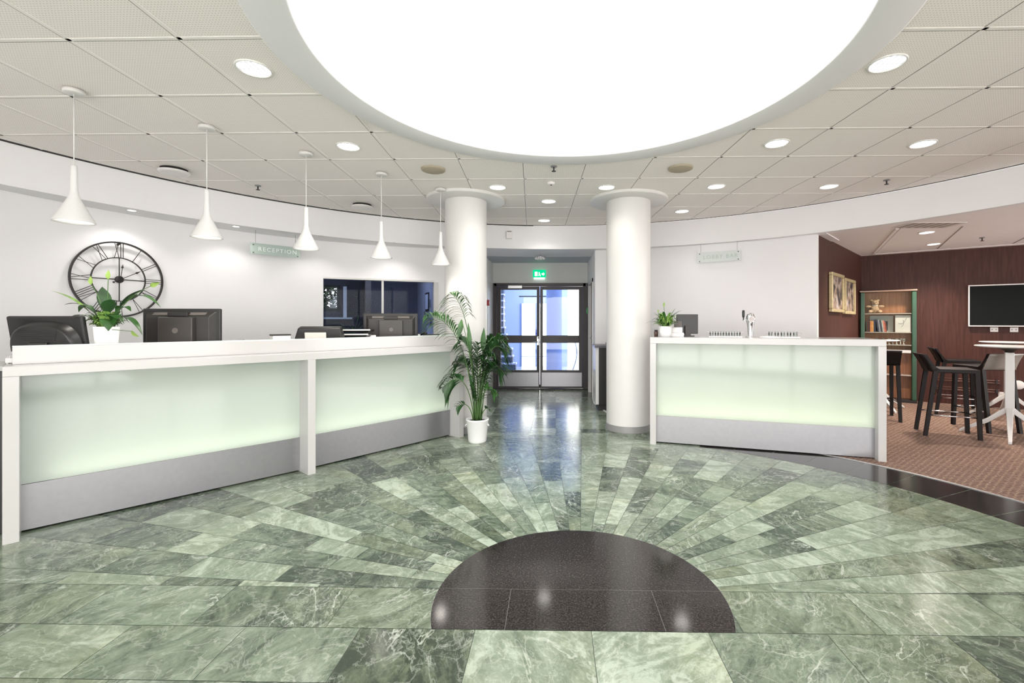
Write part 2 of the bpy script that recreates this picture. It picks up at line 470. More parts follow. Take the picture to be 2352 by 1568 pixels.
for row in range(-1, 14):
    y1 = 2.214-.294*row; y0 = y1-.294
    if row < 0: continue
    x = {0: 1.385-.59*11, 1: -.334-.49*10}.get(row, -5.3+random.uniform(0, .5)); step = {0: .59, 1: .49}.get(row, random.choice([.49, .59]))
    while x < 5.2:
        tile([(x, y0), (x+step, y0), (x+step, y1), (x, y1)]); x += step
# corridor: long slabs
for c in range(-8, 9):
    x0 = -.28+c*.30; y = 5.36+random.uniform(-.5, 0)
    while y < 9.2:
        L = .6; p = clip([(x0, y), (x0+.3, y), (x0+.3, y+L), (x0, y+L)], 0, -1, -5.36)
        if len(p) >= 3: tile(p)
        y += L
# black half disc inlay
disc = [pol(.685, 2*PI*i/96) for i in range(96)]
up = clip(disc, 0, -1, -2.214)
lo = clip(clip(disc, 0, 1, 2.214), 0, -1, -1.92)
tile(up, .0008, 1, .0006)
for (xa, xb) in ((-9, -.21), (-.21, .47), (.47, 9)):
    p = clip(clip(lo, -1, 0, -xa), 1, 0, xb)
    if len(p) >= 3: tile(p, .0008, 1, .0006)
fl.m = 4; fl.a = (.5, .5, .5); fl.prism([p for p in clip(disc, 0, -1, -1.922)], .0002, .0005)
# dark stone border ring on the lounge side
nb = 20
for k in range(nb):
    a0 = math.radians(-62+124*k/nb); a1 = math.radians(-62+124*(k+1)/nb)
    for half in range(1):
        sub = [a0+(a1-a0)*i/4 for i in range(5)]
        p = [pol(2.97, a) for a in sub]+[pol(3.46, a) for a in reversed(sub)]
        fl.m = 2; fl.a = (.5, .5, .5)
        z = .0009
        i0 = [(FC[0]+2.97*math.cos(a), FC[1]+2.97*math.sin(a)) for a in (a0+.0008, a0+(a1-a0)*.25, a0+(a1-a0)*.5, a0+(a1-a0)*.75, a1-.0008)]
        i1 = [(FC[0]+3.46*math.cos(a), FC[1]+3.46*math.sin(a)) for a in (a0+.0008, a0+(a1-a0)*.25, a0+(a1-a0)*.5, a0+(a1-a0)*.75, a1-.0008)]
        for i in range(4):
            fl.add([(i0[i][0], i0[i][1], z), (i1[i][0], i1[i][1], z), (i1[i+1][0], i1[i+1][1], z), (i0[i+1][0], i0[i+1][1], z)], [(0, 1, 2, 3)])
fl.m = 3; fl.prism([(FC[0]+6.4*math.cos(2*PI*i/64), FC[1]+6.4*math.sin(2*PI*i/64)) for i in range(64)], -.06, -.0015)
fl.prism([(-2.5, 8.2), (2.5, 8.2), (2.5, 9.2), (-2.5, 9.2)], -.06, -.0014)
struct(fl.build('floor', [MARBLE, GRAN, GRANB, GROUT, M('light_grout', (.30, .29, .27), .6)], attr=True), 'green marble tile floor with black half round granite inlay')
lg = MB()
lg.strip(arc(FC, 3.475, -46, 60, 30), arc(FC, 9.5, -46, 60, 30), -.05, .004)
struct(lg.build('floor_lounge', CARPET), 'brown patterned carpet of the lounge')
tr = MB(); tr.strip(arc(FC, 3.458, -46, 60, 40), arc(FC, 3.476, -46, 60, 40), -.01, .006)
struct(tr.build('trim_1', ALU), 'thin metal edge strip between dark stone border and carpet')
hf = MB(); hf.box(-2.4, 2.3, 9.0, 13.6, -.06, 0)
struct(hf.build('floor_hall', M('hall_floor_grey', (.38, .42, .52), .25)), 'grey floor of the stair hall behind the glass doors')

# ------------------------------------------------------------------ ceiling
BC = (.1, 2.2); BR = 4.86
RC = (.12, 2.62); RI, RO = 1.455, 1.677
HZ = 2.8
ce = MB()
n = 128
ring_i = [(RC[0]+1.56*math.cos(2*PI*i/n), RC[1]+1.56*math.sin(2*PI*i/n)) for i in range(n+1)]
ring_o = [(BC[0]+(BR-.018)*math.cos(2*PI*i/n), BC[1]+(BR-.018)*math.sin(2*PI*i/n)) for i in range(n+1)]
for i in range(n):
    ce.add([(ring_i[i][0], ring_i[i][1], HZ), (ring_i[i+1][0], ring_i[i+1][1], HZ), (ring_o[i+1][0], ring_o[i+1][1], HZ), (ring_o[i][0], ring_o[i][1], HZ)], [(0, 1, 2, 3)])
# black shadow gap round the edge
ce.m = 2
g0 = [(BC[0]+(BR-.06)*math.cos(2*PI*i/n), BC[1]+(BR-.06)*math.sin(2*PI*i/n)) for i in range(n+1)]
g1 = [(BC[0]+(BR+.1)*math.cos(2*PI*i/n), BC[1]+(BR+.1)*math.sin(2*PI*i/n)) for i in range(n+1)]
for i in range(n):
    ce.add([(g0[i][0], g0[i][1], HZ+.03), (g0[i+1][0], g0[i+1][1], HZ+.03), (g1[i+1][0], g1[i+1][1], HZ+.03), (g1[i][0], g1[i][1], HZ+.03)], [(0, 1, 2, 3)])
bt = arc(BC, BR-.003, 95, 268, 90); 
ce.strip(bt, arc(BC, BR+.02, 95, 268, 90), HZ-.011, HZ+.05)
ce.strip(arc(BC, BR-.003, -60, 95, 90), arc(BC, BR+.02, -60, 95, 90), HZ-.004, HZ+.05)
# grid bars: pairs of slim ribs
ce.m = 1
def inside(x, y): return math.hypot(x-BC[0], y-BC[1]) < BR-.02 and math.hypot(x-RC[0], y-RC[1]) > RO-.01
def bar(p, q):
    L = math.dist(p, q); d = ((q[0]-p[0])/L, (q[1]-p[1])/L); nn = (-d[1], d[0]); N = 480; run = None
    for i in range(N+1):
        t = L*i/N; x, y = p[0]+d[0]*t, p[1]+d[1]*t; ok = inside(x, y)
        if ok and run is None: run = t
        if (not ok or i == N) and run is not None:
            a = (p[0]+d[0]*run, p[1]+d[1]*run); b = (p[0]+d[0]*(t-L/N), p[1]+d[1]*(t-L/N)); run = None
            if math.dist(a, b) < .03: continue
            def rib_(o0, o1, z0, z1): ce.prism([(a[0]+nn[0]*o0, a[1]+nn[1]*o0), (b[0]+nn[0]*o0, b[1]+nn[1]*o0), (b[0]+nn[0]*o1, b[1]+nn[1]*o1), (a[0]+nn[0]*o1, a[1]+nn[1]*o1)], z0, z1)
            ce.m = 1; rib_(-.011, .011, HZ-.0022, HZ+.001)
            ce.m = 3; rib_(.011, .0175, HZ-.0006, HZ+.001)
for k in range(-9, 9):
    y = 2.365+.597*k; bar((-5, y), (5.2, y))
    x0 = -.19+.597*k; bar((x0-.048*(-2.8-2.4), -2.8), (x0-.048*(7.2-2.4), 7.2))
struct(ce.build('ceiling', [CEIL, TBAR, BLACKV, M('groove_grey', (.30, .275, .255), .8)]), 'perforated tile ceiling in a white grid')
so = MB(); so.strip(arc(BC, BR, 47.5, 268, 90), arc(BC, 5.75, 47.5, 268, 90), 2.44, 2.46)
struct(so.build('ceiling_soffit', WHITE), 'white soffit strip behind the curved bulkhead')
bh = MB(); bh.strip(arc(BC, BR, -180, 180, 160), arc(BC, BR+.1, -180, 180, 160), 2.435, HZ+.05)
struct(bh.build('wall_bulkhead', WHITE), 'curved white bulkhead band under the ceiling edge')

# skylight: a lit dome in a round recess with a white rim
sky = thing('skylight', 'huge round glowing white skylight dome in the middle of the ceiling', 'skylight', (RC[0], RC[1], HZ))
d = MB(); d.lathe([(RI, .02), (RI*.97, .12), (RI*.88, .24), (RI*.7, .36), (RI*.45, .44), (RI*.2, .475), (.001, .48)], 96, cap=False)
d.build('dome', EM_SKY, sky)
r = MB(); r.lathe([(RI, .03), (RI, -.012), (RI+.01, -.016), (RO-.01, -.016), (RO, -.010), (RO, .01)], 128, cap=False)
r.build('rim', WHITE, sky)

# ------------------------------------------------------------------ walls
CL = (-.889, 3.164); RL = 3.93
wl = MB()
TH = .12
wl.strip(arc(CL, RL, 180, 126.7, 40), arc(CL, RL+TH, 180, 126.7, 40), 0, 2.45)
wl.strip(arc(CL, RL, 126.7, 104.1, 16), arc(CL, RL+TH, 126.7, 104.1, 16), 0, .93)
wl.strip(arc(CL, RL, 126.7, 104.1, 16), arc(CL, RL+TH, 126.7, 104.1, 16), 1.918, 2.45)
wl.strip(arc(CL, RL, 104.1, 94.6, 10), arc(CL, RL+TH, 104.1, 94.6, 10), 0, 2.45)
wl.box(-4.819-TH, -4.819, -2.75, 3.164, 0, 2.45)
struct(wl.build('wall_left', WHITE), 'curved white wall behind the reception counter')
CR = (-.386, 1.382); RR = 5.933
aR0 = math.degrees(math.atan2(5.95-CR[1], 3.4-CR[0])); aR1 = math.degrees(math.atan2(7.224-CR[1], .648-CR[0]))
wr = MB(); wr.strip(arc(CR, RR, aR0, aR1, 40), arc(CR, RR+.1, aR0, aR1, 40), 0, 2.45)
struct(wr.build('wall_right', WHITE), 'curved white wall behind the lobby bar')
# corridor
wc = MB()
wc.box(.65, .75, 7.27, 7.62, 0, 2.45); wc.box(.65, .75, 8.55, 8.98, 0, 2.45); wc.box(.65, .75, 7.62, 8.55, 2.04, 2.45)
struct(wc.build('wall_corridor_right', WHITE), 'right wall of the short corridor to the glass doors')
wc = MB(); wc.box(-1.30, -1.20, 7.06, 8.98, 0, 2.45)
struct(wc.build('wall_corridor_left', WHITE), 'left wall of the short corridor')
wb = MB(); wb.box(-1.25, .70, 8.90, 9.0, 2.06, 2.6); 
struct(wb.build('wall_rear', M('grey_white_paint', (.70, .70, .68), .6, var=.01)), 'wall above the glass double doors')
cc = MB(); cc.box(-1.3, .8, 7.12, 9.0, 2.462, 2.50)
struct(cc.build('ceiling_corridor', M('blue_grey_ceiling', (.55, .58, .64), .7, var=.01)), 'flat ceiling of the corridor before the glass doors')
# door 2 in the corridor's right wall
d2 = MB(); d2.box(.69, .73, 7.68, 8.49, .01, 1.98)
d2o = struct(d2.build('door_2', DOORB), 'reddish brown door in the right corridor wall')
f = MB(); f.box(.635, .76, 7.62, 7.68, 0, 2.04); f.box(.635, .76, 8.49, 8.55, 0, 2.04); f.box(.635, .76, 7.62, 8.55, 1.98, 2.04)
f.build('door_frame', TRIMW, d2o)
h = MB(); h.tube([(.69, 7.76, 1.03), (.63, 7.76, 1.03), (.63, 7.88, 1.03)], .011); h.build('door_handle', CHROME, d2o)
fl2 = MB(); fl2.box(-1.205, -1.19, 8.1, 8.85, 0, 2.05)
o = struct(fl2.build('door_3', TRIMW, bevel=.004), 'white framed door in the left corridor wall')
bs = MB(); bs.box(.63, .65, 7.27, 7.62, 0, .05); bs.prism([(.63, 7.30), (.76, 6.45), (.785, 6.45), (.655, 7.30)], 0, .012)
struct(bs.build('baseboard_right', TRIMW), 'white floor edge strip running out of the corridor')

# columns
def column(cx, cy, r, base_r, label):
    c = thing('column', label, 'column', (cx, cy, 0)); c['kind'] = 'structure'
    s = MB(); s.lathe([(r, 0), (r, 2.79)], 64, cap=False); s.build('shaft', TRIMW, c)
    b = MB(); b.lathe([(r+.012, 0), (r+.014, .010), (r+.006, .016), (r+.006, .075), (r, .078)], 64, cap=False); b.m = 0; b.build('base_ring', M('column_base_grey', (.22, .22, .215), .35), c)
    t = MB(); t.lathe([(r, 2.765), (.462, 2.765), (.47, 2.772), (.47, 2.80)], 72, cap=False); t.build('collar_disc', TRIMW, c)
column(-1.077, 5.53, .252, .27, 'round white column left of the corridor, behind the tall palm')
column(.907, 5.59, .266, .28, 'round white column at the left end of the lobby bar')

# lounge room
K = (5.344, 8.022); DL = (-.686, -.728); DB = (.824, -.566); NB = (-.566, -.824)
lw = MB(); e1 = (3.42, 5.98)
def slab(mb, p, q, t, z0, z1):
    L = math.dist(p, q); nn = (-(q[1]-p[1])/L*t, (q[0]-p[0])/L*t)
    mb.prism([p, q, (q[0]+nn[0], q[1]+nn[1]), (p[0]+nn[0], p[1]+nn[1])], z0, z1)
slab(lw, e1, K, .1, 0, 2.5)
struct(lw.build('wall_lounge_left', WOODW), 'dark mahogany panel wall with two gold framed pictures')
E2 = (K[0]+DB[0]*4.6, K[1]+DB[1]*4.6)
lb = MB(); slab(lb, K, E2, .1, 0, 2.5)
struct(lb.build('wall_lounge_back', WOODW), 'dark mahogany panel wall behind the television')
lr = MB(); slab(lr, E2, (8.2, 1.2), .1, 0, .3); slab(lr, (8.2, 1.2), (4.95, -.9), .1, 0, 2.5)
struct(lr.build('wall_lounge_right', WOODW), 'far side wall of the lounge')
lc = MB()
lc.strip(arc(BC, BR+.09, -46, 52, 40), arc(BC, 9.6, -46, 52, 40), 2.45, 2.5)
def lpt(s, t): return (K[0]+DB[0]*s+NB[0]*t, K[1]+DB[1]*s+NB[1]*t)
def rib(p, q, w_, z0, z1):
    L = math.dist(p, q); nx, ny = -(q[1]-p[1])/L*w_/2, (q[0]-p[0])/L*w_/2
    lc.prism([(p[0]-nx, p[1]-ny), (q[0]-nx, q[1]-ny), (q[0]+nx, q[1]+ny), (p[0]+nx, p[1]+ny)], z0, z1)
rib(lpt(.17, .22), lpt(3.3, .22), .035, 2.438, 2.4505); rib(lpt(.17, .205), lpt(.40, 2.6), .035, 2.438, 2.4505)
lc.m = 1
rib(lpt(.20, .25), lpt(3.3, .25), .008, 2.446, 2.4505); rib(lpt(.20, .25), lpt(.43, 2.6), .008, 2.446, 2.4505)
for s_ in (.98, 1.82, 2.9): rib(lpt(s_, .25), lpt(s_+.05, 2.3), .014, 2.446, 2.4505)
struct(lc.build('ceiling_lounge', [M('lounge_ceiling_white', (.90, .84, .82), .6, var=.01), M('joint_grey', (.35, .31, .30), .7)]), 'lower white lounge ceiling with panel joints')
# rear glazing behind the camera: mullions only frame the daylight side
mu = MB()
for a in range(212, 330, 13):
    p = arc(BC, BR, a, a+.6, 1); q = arc(BC, BR+.08, a, a+.6, 1); mu.strip(p, q, 0, 2.44)
mu.strip(arc(BC, BR, 205, 332, 40), arc(BC, BR+.08, 205, 332, 40), 0, .08)
struct(mu.build('window_2', BROWNF), 'window front of the lobby')

# stair hall behind the doors
hw = MB()
hw.box(-2.5, -2.4, 9.0, 13.6, 0, 3.3)
struct(hw.build('wall_hall_left', HALLC), 'pale wall of the stair hall, left side')
hw = MB(); hw.box(2.3, 2.4, 9.0, 13.6, 0, 3.3); struct(hw.build('wall_hall_right', HALLC), 'pale wall of the stair hall, right side')
hw = MB()
hw.box(-2.5, -1.0, 13.5, 13.6, 0, 3.3); hw.box(-1.0, -.14, 13.5, 13.6, 1.86, 3.3); hw.box(-.14, .40, 13.5, 13.6, 0, 3.3)
hw.box(.40, 2.4, 13.5, 13.6, 2.5, 3.3); hw.box(2.1, 2.4, 13.5, 13.6, 0, 3.3)
struct(hw.build('wall_hall_back', HALLC), 'pale wall with openings to daylight at the back of the stair hall')
hw = MB(); hw.box(-2.5, 2.4, 9.0, 13.6, 3.3, 3.35); struct(hw.build('ceiling_hall', HALLC), 'ceiling of the stair hall')
hw = MB(); hw.box(-2.5, -1.22, 8.9, 9.0, 0, 3.3); hw.box(.66, 2.4, 8.9, 9.0, 0, 3.3); hw.box(-1.3, .7, 8.95, 9.0, 2.6, 3.3)
struct(hw.build('wall_hall_front', HALLC), 'hall side of the door wall')
wf = MB(); wf.box(-1.0, -.14, 13.47, 13.52, .70, .73); wf.box(-1.0, -.14, 13.47, 13.52, .28, .30); wf.box(-.56, -.48, 13.46, 13.53, 0, 1.86); wf.box(-1.0, -.96, 13.46, 13.53, 0, 1.86); wf.box(-.17, -.14, 13.46, 13.53, 0, 1.86)
wfo = struct(wf.build('window_1', M('blue_grey_frame', (.22, .33, .52), .5)), 'bright glazed exit at the back of the stair hall')
p = MB(); p.box(-.54, -.44, 13.43, 13.455, .93, 1.09); tag(p.build('door_sticker', BLUEP), 'small dark blue sticker on the far glazed exit of the stair hall', 'sticker')
c = thing('column', 'pale blue round column in the stair hall behind the glass doors', 'column', (.0, 10.9, 0)); c['kind'] = 'structure'
s = MB(); s.lathe([(.19, 0), (.19, 3.3)], 40, cap=False); s.build('shaft', HALLB, c)
b = MB(); b.lathe([(.205, 0), (.205, .08), (.19, .085)], 40, cap=False); b.build('base_ring', HALLC, c)
lt = MB(); lt.box(-1.0, .12, 12.9, 12.95, 2.02, 2.05)
tag(lt.build('hanging_rail', BLACKM), 'thin dark rail hanging across the stair hall above the exit', 'rail')
lamp('hall_fill_light', 'AREA', (.2, 11.6, 3.25), 75, (.80, .88, 1), 2.2)  # added fill lamp with a daylight tint, brightens the stair hall
st = thing('staircase', 'winding stair with dark risers seen through the left glass door', 'stairs', (-1.6, 11.0, 0))
TREAD = M('stair_tread_pale', (.72, .76, .86), .5); RISER = M('stair_riser_blue_grey', (.085, .11, .16), .6)
ups = [(1193, 848), (1185, 826), (1178, 812), (1176, 800), (1168, 789), (1163, 778), (1159, 766), (1157.5, 754), (1157, 741), (1157, 728), (1157, 715), (1157, 702), (1157, 689)]
for i in range(13):
    d_ = 10.6+.10*i; x1 = d_*((ups[i][0]-1253)/1045-.0191); z1 = .17*(i+1)
    t = MB(); t.box(x1-.9+.02*i+1.6, x1+1.6, d_-11.0-.02, d_-11.0+.30, z1-.035, z1); t.build('tread', TREAD, st)
    t = MB(); t.box(x1-.9+.02*i+1.6, x1+1.6-.01, d_-11.0, d_-11.0+.28, max(0, z1-.17), z1-.035); t.build('riser', RISER, st)
hr = MB(); hr.tube([(.46+.10*math.sin(PI*i/12), 11.3, .12+.85*i/12) for i in range(13)], .018)
tag(hr.build('curved_handrail', M('handrail_grey', (.42, .44, .46), .4)), 'curved grey handrail seen through the right glass door', 'handrail')

# ------------------------------------------------------------------ glass double doors
door = thing('door_1', 'dark framed glass double doors at the end of the corridor', 'door', (-.28, 8.87, 0)); door['kind'] = 'structure'
W = .893
f = MB(); f.box(-W-.025, -W+.055, -.05, .05, 0, 2.06); f.box(W-.055, W+.035, -.05, .05, 0, 2.06); f.box(-W, W, -.05, .05, 2.0, 2.06); f.box(-W, W, -.05, .05, 0, .015)
f.build('door_frame', BROWNF, door, bevel=.004)
for sgn in (-1, 1):
    x0, x1 = (-W+.058, -.004) if sgn < 0 else (.004, W-.058)
    lf = MB()
    ax = x0+.075 if sgn < 0 else x0+.055; bx = x1-.055 if sgn < 0 else x1-.075
    lf.box(x0, ax, -.025, .025, .02, 1.995); lf.box(bx, x1, -.025, .025, .02, 1.995)
    lf.box(ax, bx, -.025, .025, 1.935, 1.995); lf.box(ax, bx, -.025, .025, .90, 1.045); lf.box(ax, bx, -.025, .025, .02, .37)
    leaf = lf.build('door_leaf', BROWNF, door, bevel=.003)
    kp = MB(); kp.box(x0+.03, x1-.02, -.030, -.0255, .055, .325); kp.build('kick_plate', STEEL, leaf)
    for z0, z1 in ((1.045, 1.935), (.37, .90)):
        g = MB(); g.box(ax-.005, bx+.005, -.004, .004, z0-.005, z1+.005); g.build('glass_pane', PANEG, leaf)
    if sgn > 0:
        hd = MB(); hd.tube([(-.0+.02, -.07, 1.50), (.02, -.07, 1.75)], [.008, .004]); hd.tube([(.02, -.03, 1.52), (.02, -.07, 1.52)], .006); hd.build('pull_handle', ALU, leaf)
    else:
        hd = MB(); hd.box(-.055, -.02, -.032, -.025, .86, 1.02); hd.tube([(-.035, -.03, .92), (-.035, -.06, .92), (-.15, -.06, .92)], .009); hd.ball((-.035, -.045, 1.0), .018, 10, 6); hd.build('lever_handle', CHROME, leaf)
        cl = MB(); cl.box(-.62, -.34, -.085, -.03, 1.955, 2.015); cl.build('door_closer', ALU, leaf, bevel=.006)
# ------------------------------------------------------------------ reception counter
P0, P1, P2 = (-3.213, 2.587), (-2.058, 3.865), (-1.028, 5.147)
U1 = Vector((P1[0]-P0[0], P1[1]-P0[1])).normalized(); U2 = Vector((P2[0]-P1[0], P2[1]-P1[1])).normalized()
M1 = Vector((-U1.y, U1.x)); M2 = Vector((-U2.y, U2.x)); MM = (M1+M2).normalized()
def cpt(seg, t, o):
    """seg 0/1, t metres along, o metres behind the front line"""
    p, u, m = ((P0, U1, M1), (P1, U2, M2))[seg]
    return (p[0]+u.x*t+m.x*o, p[1]+u.y*t+m.y*o)
L1, L2 = math.dist(P0, P1), math.dist(P1, P2)
rec = thing('reception_counter', 'long white reception counter with two pale green lit glass bays and steel kick plates', 'counter', (P0[0], P0[1], 0))
def cstrip(mb, o0, o1, z0, z1, e0=0, e1=0):
    inn = [cpt(0, -e0, o0), (P1[0]+MM.x*o0, P1[1]+MM.y*o0), cpt(1, L2+e1, o0)]
    out = [cpt(0, -e0, o1), (P1[0]+MM.x*o1, P1[1]+MM.y*o1), cpt(1, L2+e1, o1)]
    mb.strip(inn, out, z0, z1)
def cbox(mb, seg, t0, t1, o0, o1, z0, z1):
    mb.prism([cpt(seg, t0, o0), cpt(seg, t1, o0), cpt(seg, t1, o1), cpt(seg, t0, o1)], z0, z1)
b = rel(rec); cstrip(b, 0, .20, .98, 1.04); b.build('ledge', CORIAN, rec, bevel=.003)
b = rel(rec); cstrip(b, .17, .215, 1.04, 1.148, -.03); b.build('upstand', CORIAN, rec, bevel=.003)
b = rel(rec); cstrip(b, .172, .213, 1.148, 1.156, -.03); b.build('glass_edge', M('clear_green_edge', (.62, .72, .66), .1, var=.01), rec)
for seg, t0, t1 in ((0, 0, .066), (1, -.052, .012), (1, L2-.066, L2)):
    b = rel(rec); cbox(b, seg, t0, t1, 0, .20, 0, .98); b.build('post', CORIAN, rec, bevel=.002)
for seg, t0, t1 in ((0, .066, L1-.045), (1, .012, L2-.066)):
    b = rel(rec); cbox(b, seg, t0, t1, .165, .175, .298, .978); b.build('glass_panel', MILK, rec)
    b = rel(rec); cbox(b, seg, t0, t1, .160, .178, .014, .296); b.build('kick_plate', STEEL, rec)
    # LED strip in the cavity behind the glass
    c0 = cpt(seg, (t0+t1)/2, .255); u = (U1, U2)[seg]
    lamp('counter_strip_light', 'AREA', (c0[0]-P0[0], c0[1]-P0[1], .30), 4.2, (1, .95, .76), size=t1-t0-.06, sizey=.06,
         rot=(PI, 0, math.atan2(u.y, u.x)), parent=rec)
b = rel(rec); cstrip(b, .36, .38, 0, 1.05); cstrip(b, .176, .36, .25, .28); b.build('back_board', LACQ, rec)
b = rel(rec); cstrip(b, .215, .86, 1.05, 1.08, 0, .0); b.build('work_surface', LACQ, rec, bevel=.002)
b = rel(rec); cbox(b, 0, 0, .03, .29, .84, 0, 1.05); b.build('end_panel', CORIAN, rec)
b = rel(rec); cbox(b, 1, L2-.03, L2, .29, .84, 0, 1.05); b.build('end_panel', CORIAN, rec)

DESK = 1.08
ANG1 = math.atan2(U1.y, U1.x); ANG2 = math.atan2(U2.y, U2.x)
# --- monitors: local frame x = width, -y = back side that faces the lobby
def monitor_round(label, loc, rz):
    t = thing('computer_monitor', label, 'monitor', loc, rz)
    T = Matrix.Rotation(math.radians(9), 4, 'X')
    b = MB(Matrix.Translation((0, 0, .03)) @ T); b.box(-.258, .258, -.012, .02, 0, .235); b.build('casing', BLACKP, t, bevel=.012, seg=3)
    # bulging half-oval back
    b = MB(Matrix.Translation((0, 0, .03)) @ T)
    N = 20; vs = []; fs = []
    for j in range(7):
        f = j/6; sc = 1-.16*f; dy = -.012-.05*math.sin(f*PI/2)
        for i in range(N+1):
            a = PI*i/N; ca, sa = math.cos(a), math.sin(a)
            vs.append((  .235*sc*math.copysign(abs(ca)**.75, ca), dy, .004+.20*sc*abs(sa)**.75))
    for j in range(6):
        for i in range(N): fs.append((j*(N+1)+i+1, j*(N+1)+i, (j+1)*(N+1)+i, (j+1)*(N+1)+i+1))
    fs.append(tuple(6*(N+1)+i for i in range(N, -1, -1)))
    b.add(vs, fs, True); b.build('back_bulge', BLACKP, t)
    b = MB(Matrix.Translation((0, 0, .03)) @ T)
    for k in range(6): b.box(-.13+.004*k, .13-.004*k, -.066, -.058, .140-.012*k, .144-.012*k)
    b.build('vent', BLACKM, t)
    b = MB(); b.box(-.085, .085, -.10, -.06, .0, .055); b.box(-.06, .06, -.085, -.05, .05, .085); b.box(-.11, .11, -.10, .10, 0, .012); b.build('stand', GREYP, t, bevel=.004)
    b = MB(Matrix.Translation((0, 0, .03)) @ T); b.box(-.24, .24, .0195, .0215, .02, .22); b.build('screen', TVB, t)
    return t
def monitor_boxy(label, loc, rz, s=1.0, tilt=0):
    t = thing('computer_monitor', label, 'monitor', loc, rz)
    T = Matrix.Translation((0, 0, .02)) @ Matrix.Rotation(math.radians(tilt), 4, 'X') @ Matrix.Scale(s, 4)
    b = MB(T); b.box(-.295, .295, -.004, .02, 0, .31); b.build('casing', BLACKP, t, bevel=.008, seg=3)
    b = MB(T); w0, w1 = .262, .235
    b.add([(-w0,-.004,.01),(w0,-.004,.01),(w0,-.004,.285),(-w0,-.004,.285),(-w1,-.05,.03),(w1,-.05,.03),(w1,-.05,.245),(-w1,-.05,.245)],
          [(0,1,5,4),(1,2,6,5),(2,3,7,6),(3,0,4,7),(4,5,6,7)])
    b.build('back_shell', GREYP, t, bevel=.004)
    for x0 in (-.20, .07):
        b = MB(T); b.add([(x0,-.0335,.262),(x0+.13,-.0335,.262),(x0+.13,-.0125,.280),(x0,-.0125,.280),(x0,-.040,.258),(x0+.13,-.040,.258)], [(0,1,2,3),(4,5,1,0)]); b.build('vent', GREYL, t)
    b = MB(T); b.box(-.075, .075, -.055, -.01, .248, .279); b.build('carry_grip', BLACKM, t, bevel=.004)
    b = MB(T); b.box(-.125, .13, -.085, -.045, 0, .240); b.build('stand_cover', M('stand_cover_grey', (.042, .037, .035), .35, var=.05), t, bevel=.006)
    b = MB(T @ Matrix.Translation((.005, -.0855, .135)) @ Matrix.Rotation(PI/2, 4, 'X')); b.lathe([(.022, 0), (.022, .002)], 24); b.build('round_emblem', GREYL, t)
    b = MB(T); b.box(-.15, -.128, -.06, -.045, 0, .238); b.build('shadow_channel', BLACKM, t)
    b = MB(); b.box(-.12, .12, -.09, .12, 0, .014); b.box(-.06, .06, -.08, -.02, .01, .05); b.build('foot', GREYP, t, bevel=.004)
    b = MB(T); b.box(-.275, .275, .0195, .0215, .02, .29); b.build('screen', TVB, t)
    return t
monitor_round('black monitor with an oval bulging back, leftmost on the reception desk', (-3.445, 3.05, DESK-.0), .02)
monitor_boxy('large dark grey monitor with a square back cover, right of the peace lily', (-2.99, 3.60, DESK), .10, 1.0, 0)
monitor_boxy('dark grey monitor in front of the office window, near the palm', (-1.79, 4.96, DESK), .30, .96, 5)
# low dark terminal with pale back panel
t = thing('payment_terminal_screen', 'low black till display with pale back panel in front of the office window', 'till display', (-2.27, 4.33, DESK), .18)
b = MB(); b.add([(-.22,-.03,0),(.24,-.03,0),(.24,.10,0),(-.22,.10,0),(-.165,-.05,.165),(.215,-.05,.165),(.215,.02,.185),(-.165,.02,.185)],
    [(3,2,1,0),(4,5,6,7),(0,1,5,4),(1,2,6,5),(2,3,7,6),(3,0,4,7)]); b.build('casing', BLACKP, t, bevel=.012, seg=3)
b = MB(Matrix.Translation((.0, -.036, 0)) @ Matrix.Rotation(math.radians(7), 4, 'X')); b.box(-.10, .09, -.012, .0, .015, .125); b.build('back_panel', M('pale_grey_plastic', (.62, .61, .56), .4), t, bevel=.003)
# stack of open trays
t = thing('letter_tray', 'dark two level tray stack with white rims beside the till display', 'tray', (-2.03, 4.62, DESK), .25)
for k in range(3):
    b = MB(); w0 = .15-.018*(2-k); b.add([(-w0+.02,-.09,.03+.045*k),(w0-.02,-.09,.03+.045*k),(w0,.13,.03+.045*k),(-w0,.13,.03+.045*k),(-w0,-.11,.055+.045*k),(w0,-.11,.055+.045*k),(w0+.01,.14,.055+.045*k),(-w0-.01,.14,.055+.045*k)],
      [(3,2,1,0),(0,1,5,4),(1,2,6,5),(2,3,7,6),(3,0,4,7),(4,5,6,7)]); b.build('tray', BLACKP, t, bevel=.003)
    b = MB(); b.box(-w0-.003, w0+.003, -.116, -.108, .048+.045*k, .060+.045*k); b.build('rim', PLASTW, t)
b = MB(); b.box(-.10, .10, -.05, .10, 0, .04); b.build('foot', BLACKP, t)
# small desk things
def small_box(name, label, cat, loc, rz, sx, sy, sz, m, m2=None, top=0):
    t = thing(name, label, cat, loc, rz)
    b = MB(); b.box(-sx/2, sx/2, -sy/2, sy/2, 0, sz); b.build('body', m, t, bevel=.004)
    if m2: b = MB(); b.box(-sx/2-.002, sx/2+.002, -sy/2-.002, sy/2+.002, sz, sz+top); b.build('lid', m2, t, bevel=.002)
    return t
small_box('document_box', 'small white box with dark grey lid left of the till display', 'box', (-2.585, 4.245, DESK), .8, .15, .11, .095, PLASTW, GREYP, .014)
small_box('card_box', 'little white box between the trays and the window monitor', 'box', (-1.93, 4.78, DESK), .8, .07, .05, .085, PLASTW)
small_box('note_box', 'low white note box right of the window monitor, towards the palm', 'box', (-1.585, 5.16, DESK), .85, .09, .07, .085, PLASTW)
t = thing('desk_telephone', 'dark grey desk telephone at the palm end of the reception counter', 'telephone', (-1.47, 5.28, DESK), .9)
